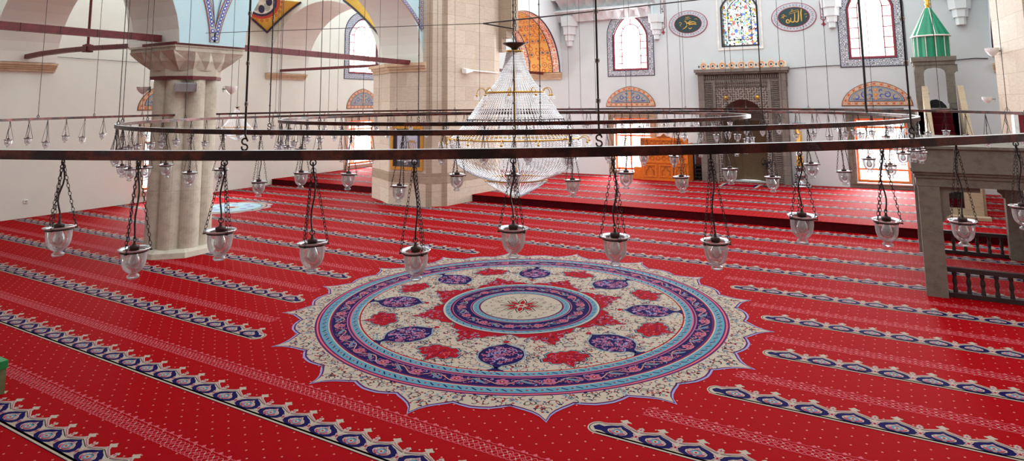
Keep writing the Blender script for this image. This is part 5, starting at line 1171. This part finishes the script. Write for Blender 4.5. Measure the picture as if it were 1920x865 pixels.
def railing(x0, x1, y, label, n):
    r = thing('low_railing', label, 'railing', ((x0+x1)/2, y, 0), 'low dark railings under the stone tribune'); b = MB(); b.box((x0, y-.04, .36), (x1, y+.04, .42)); b.build('top_rail', 'railing_wood', r); b = MB(); b.box((x0, y-.05, 0.006), (x1, y+.05, .07)); b.build('bottom_rail', 'railing_wood', r)
    for k in range(n):
        x = x0+(x1-x0)*(k+.5)/n; b = MB(); b.lathe([(.03, .07), (.03, .12), (.02, .15), (.032, .21), (.032, .24), (.02, .29), (.03, .32), (.03, .36)], 8, (x, y, 0)); b.build('baluster', 'railing_wood', r)
railing(gx0+.3, 6.7, gy0+.14, 'nearer low dark railing between tribune posts on carpet', 9); railing(gx0+.3, 6.3, gy1-.14, 'farther low dark railing under rear edge of tribune', 6)
# red/white box on the deck
eb = thing('wine_red_box', 'small wine red and white box standing on tribune deck near right edge', 'box', (6.72, 6.6, 2.171)); b = MB(); b.box((6.62, 6.5, 2.171), (6.92, 6.75, 2.58)); b.build('body', 'wine_box', eb); b = MB(); b.box((6.56, 6.48, 2.171), (6.625, 6.77, 2.6)); b.box((6.56, 6.48, 2.58), (6.92, 6.77, 2.61)); b.build('white_side', 'white_enamel', eb); b = MB(); b.torus((6.77, 6.62, 2.62), .04, .008, 12, 5, 0, Matrix.Rotation(PI/2, 3, 'X')); b.build('handle', 'black_iron', eb)
# ================================================================== SCONCES, FLOODLIGHTS, FRAME, SMALL THINGS
def sconce(label, c, outd, s=1.0):
    o = Vector(outd).normalized(); c = Vector(c); r = thing('wall_sconce', label, 'wall lamp', c, 'white wall uplights'); b = MB(); cc_ = c+o*.16*s
    sd = Z.cross(o); n = 14; rows = [(.17, .06, .0), (.155, .0, .01), (.10, -.06, .03), (.03, -.11, .06)]
    vs = [cc_+sd*(R*s*math.cos(2*PI*k/n))+o*(R*s*.75*math.sin(2*PI*k/n)-back*s*0)+Z*(z*s) for R, z, back in rows for k in range(n)]
    fs = [(i*n+k, i*n+(k+1) % n, (i+1)*n+(k+1) % n, (i+1)*n+k) for i in range(3) for k in range(n)]; b.add(vs, fs, 0, True); b.add(vs[-n:], [tuple(range(n))], 0); b.build('bowl', 'white_enamel', r)
    b = MB(); b.tube([c-o*.02, c+o*.08*s, cc_-Z*.02], .016*s, 6); b.add([c+sd*.04+Z*.06, c-sd*.04+Z*.06, c-sd*.04-Z*.06, c+sd*.04-Z*.06], [(0, 1, 2, 3)]); b.build('bracket', 'grey_enamel', r)
sconce('white bowl sconce on left flank of clustered pillar', (-8.12, -.78, 3.2), (-.86, -.5, 0), .85); sconce('white bowl sconce on right flank of clustered pillar', (-7.06, .12, 3.2), (.75, .66, 0), .95)
sconce('white bowl sconce high on right pier', (6.72, 8.5, 3.85), (-1, -.15, 0), 1.0); sconce('white bowl sconce low on right pier, partly hidden behind it', (6.6, 9.2, 2.85), (-1, .0, 0), .8)
fl = thing('flood_light', 'grey box floodlight on front of clustered pillar under red band', 'wall lamp', (-7.15, -1.0, 3.22)); dv = Vector((CX-PX, CY-PY, 0)).normalized(); sd = Z.cross(dv); base = Vector((PX, PY, 3.25))+dv*.62
b = MB(); pts = [base+sd*s*.19+dv*d_+Z*z for s in (-1, 1) for d_, z in ((0, -.07), (.13, -.11), (.17, .04), (.0, .07))]; b.add(pts, [(0, 1, 2, 3), (7, 6, 5, 4), (0, 4, 5, 1), (1, 5, 6, 2), (2, 6, 7, 3), (3, 7, 4, 0)]); b.build('housing', 'grey_enamel', fl)
b = MB(); pts = [base+sd*(.19+s*.012)+dv*d_+Z*z for s in (0, 1) for d_, z in ((-.02, -.09), (.15, -.12), (.19, .06), (-.0, .09))]; b.add(pts, [(0, 1, 2, 3), (7, 6, 5, 4), (0, 4, 5, 1), (1, 5, 6, 2), (2, 6, 7, 3), (3, 7, 4, 0)]); b.build('end_plate', 'white_enamel', fl)
ff = thing('flood_light', 'white floodlight with long tube arm on big travertine pier beside chandelier', 'wall lamp', (-6.2, 7.6, 3.8)); b = MB(); b.add([(-6.2, 7.35, 3.76), (-6.0, 7.3, 3.74), (-6.0, 7.62, 3.80), (-6.2, 7.7, 3.80), (-6.2, 7.35, 3.92), (-6.0, 7.3, 3.86), (-6.0, 7.62, 3.86), (-6.2, 7.7, 3.9)], [(3, 2, 1, 0), (4, 5, 6, 7), (0, 1, 5, 4), (1, 2, 6, 5), (2, 3, 7, 6), (3, 0, 4, 7)]); b.build('housing', 'white_enamel', ff); b = MB(); b.tube([(-6.08, 7.55, 3.86), (-6.1, 8.2, 3.84), (-6.02, 9.1, 3.82)], .02, 6); b.build('tube_arm', 'white_enamel', ff)
pf = thing('picture_frame', 'gold framed calligraphy picture hanging on big travertine pier', 'picture', (-7.36, 6.28, 1.6)); GF = lambda u, v, d: (u, 6.32+(u+8.05)*.03-.03-d, v); a0, a1, z0_, z1_ = -7.95, -6.8, 1.0, 2.24
b = MB(); e = .085; loopband(b, [(a0, z0_), (a1, z0_), (a1, z1_), (a0, z1_)], [(a0+e, z0_+e), (a1-e, z0_+e), (a1-e, z1_-e), (a0+e, z1_-e)], GF, .05, 0, .05); b.build('frame', 'gold_frame', pf)
b = MB(); b.flat([(a0+.08, z0_+.08), (a1-.08, z0_+.08), (a1-.08, z1_-.08), (a0+.08, z1_-.08)], 1, GF, .01, .02); b.flat([(a0+.22, z0_+.24), (a1-.2, z0_+.24), (a1-.2, z1_-.2), (a0+.22, z1_-.2)], 0, GF, .016)
for k in range(7):
    x = a0+.35+k*.08; b.ribbon([(x, 1.5+.05*(k % 3)), (x+.05, 1.62), (x+.03, 1.75), (x+.1, 1.8+.04*(k % 2))], .018, 1 if k < 4 else 2, GF, .02)
b.ribbon(arcpts((-7.2, 1.7), .13, .12, 20, 300, 12), .03, 2, GF, .021); b.build('calligraphy_sheet', ['frame_paper', 'frame_border', 'gold_frame'], pf)
so = MB(); so.box((-15.0, .03, .39), (-14.975, .13, .47)); so.box((-14.975, .05, .41), (-14.97, .075, .45), 1); so.box((-14.975, .085, .41), (-14.97, .11, .45), 1); tag(so.build('wall_socket', ['white_enamel', 'grey_enamel']), 'small white double wall socket low on left wall', 'socket')
gb = thing('green_box', 'small green metal box with slot and clasp cut by left photo edge', 'box', (-3.4, -5.2, 0)); g0, g1 = (-3.62, -5.35), (-3.16, -4.92)
b = MB(); b.box((g0[0], g0[1], .006), (g1[0], g1[1], .30)); b.build('body', 'olive_metal', gb); b = MB(); b.box((g0[0]-.012, g0[1]-.012, .25), (g1[0]+.008, g1[1]+.008, .325)); b.box((g0[0]-.004, g0[1]-.006, .01), (g1[0]-.02, g0[1]+.002, .3)); b.build('green_lid', 'green_metal', gb)
b = MB(); b.torus((-3.27, -5.1, .328), .035, .007, 14, 5); b.build('slot_ring', 'callig_gold', gb); b = MB(); b.box((-3.3, -5.375, .18), (-3.25, -5.36, .28)); b.torus((-3.275, -5.375, .17), .018, .005, 10, 5, 0, Matrix.Rotation(PI/2, 3, 'X')); b.build('clasp', 'silver', gb)
# ================================================================== LIGHT
wd = bpy.data.worlds.new('world'); SC.world = wd; wd.use_nodes = True; nt = wd.node_tree; nt.nodes.clear()
bg = nt.nodes.new('ShaderNodeBackground'); ow = nt.nodes.new('ShaderNodeOutputWorld'); bg.inputs[0].default_value = (.97, .985, 1.0, 1); bg.inputs[1].default_value = 2.55; nt.links.new(bg.outputs[0], ow.inputs[0])
def area(name, loc, rot, sx_, sy_, e, col=(1, 1, 1)):
    l = bpy.data.lights.new(name, 'AREA'); l.shape = 'RECTANGLE'; l.size = sx_; l.size_y = sy_; l.energy = e; l.color = col; o = bpy.data.objects.new(name, l); COL.objects.link(o); o.location = loc; o.rotation_euler = rot; return o
for nm, x, z, w_, h_, e in (('a', -3.58, 1.35, 1.4, 1.9, 260), ('b', 4.3, 1.35, 1.4, 1.9, 260), ('c', -3.56, 5.1, 1.3, 2.0, 160), ('d', 4.25, 5.3, 1.3, 2.2, 160)):
    area('daylight_back', (x, 15.25, z), (-PI/2+.0, 0, 0), w_, h_, e*3.2)
for nm, y, z, w_, h_, e in (('a', 3.87, 1.25, 1.5, 1.8, 240), ('b', 12.4, 1.3, 1.6, 1.8, 300), ('c', 12.42, 5.4, 1.7, 2.3, 200)):
    area('daylight_left', (-15.85, y, z), (PI/2, 0, -PI/2), w_, h_, e*3.2)
vs_ = SC.view_settings; vs_.view_transform = 'Standard'; vs_.look = 'None'; vs_.gamma = 1; vs_.use_curve_mapping = False; vs_.exposure = 0.0
SC.cycles.max_bounces = 8; SC.cycles.diffuse_bounces = 4; SC.cycles.transparent_max_bounces = 24; SC.cycles.transmission_bounces = 4; SC.cycles.glossy_bounces = 3; SC.cycles.caustics_reflective = False; SC.cycles.caustics_refractive = False; SC.cycles.sample_clamp_indirect = 6
SC.cycles.use_denoising = True
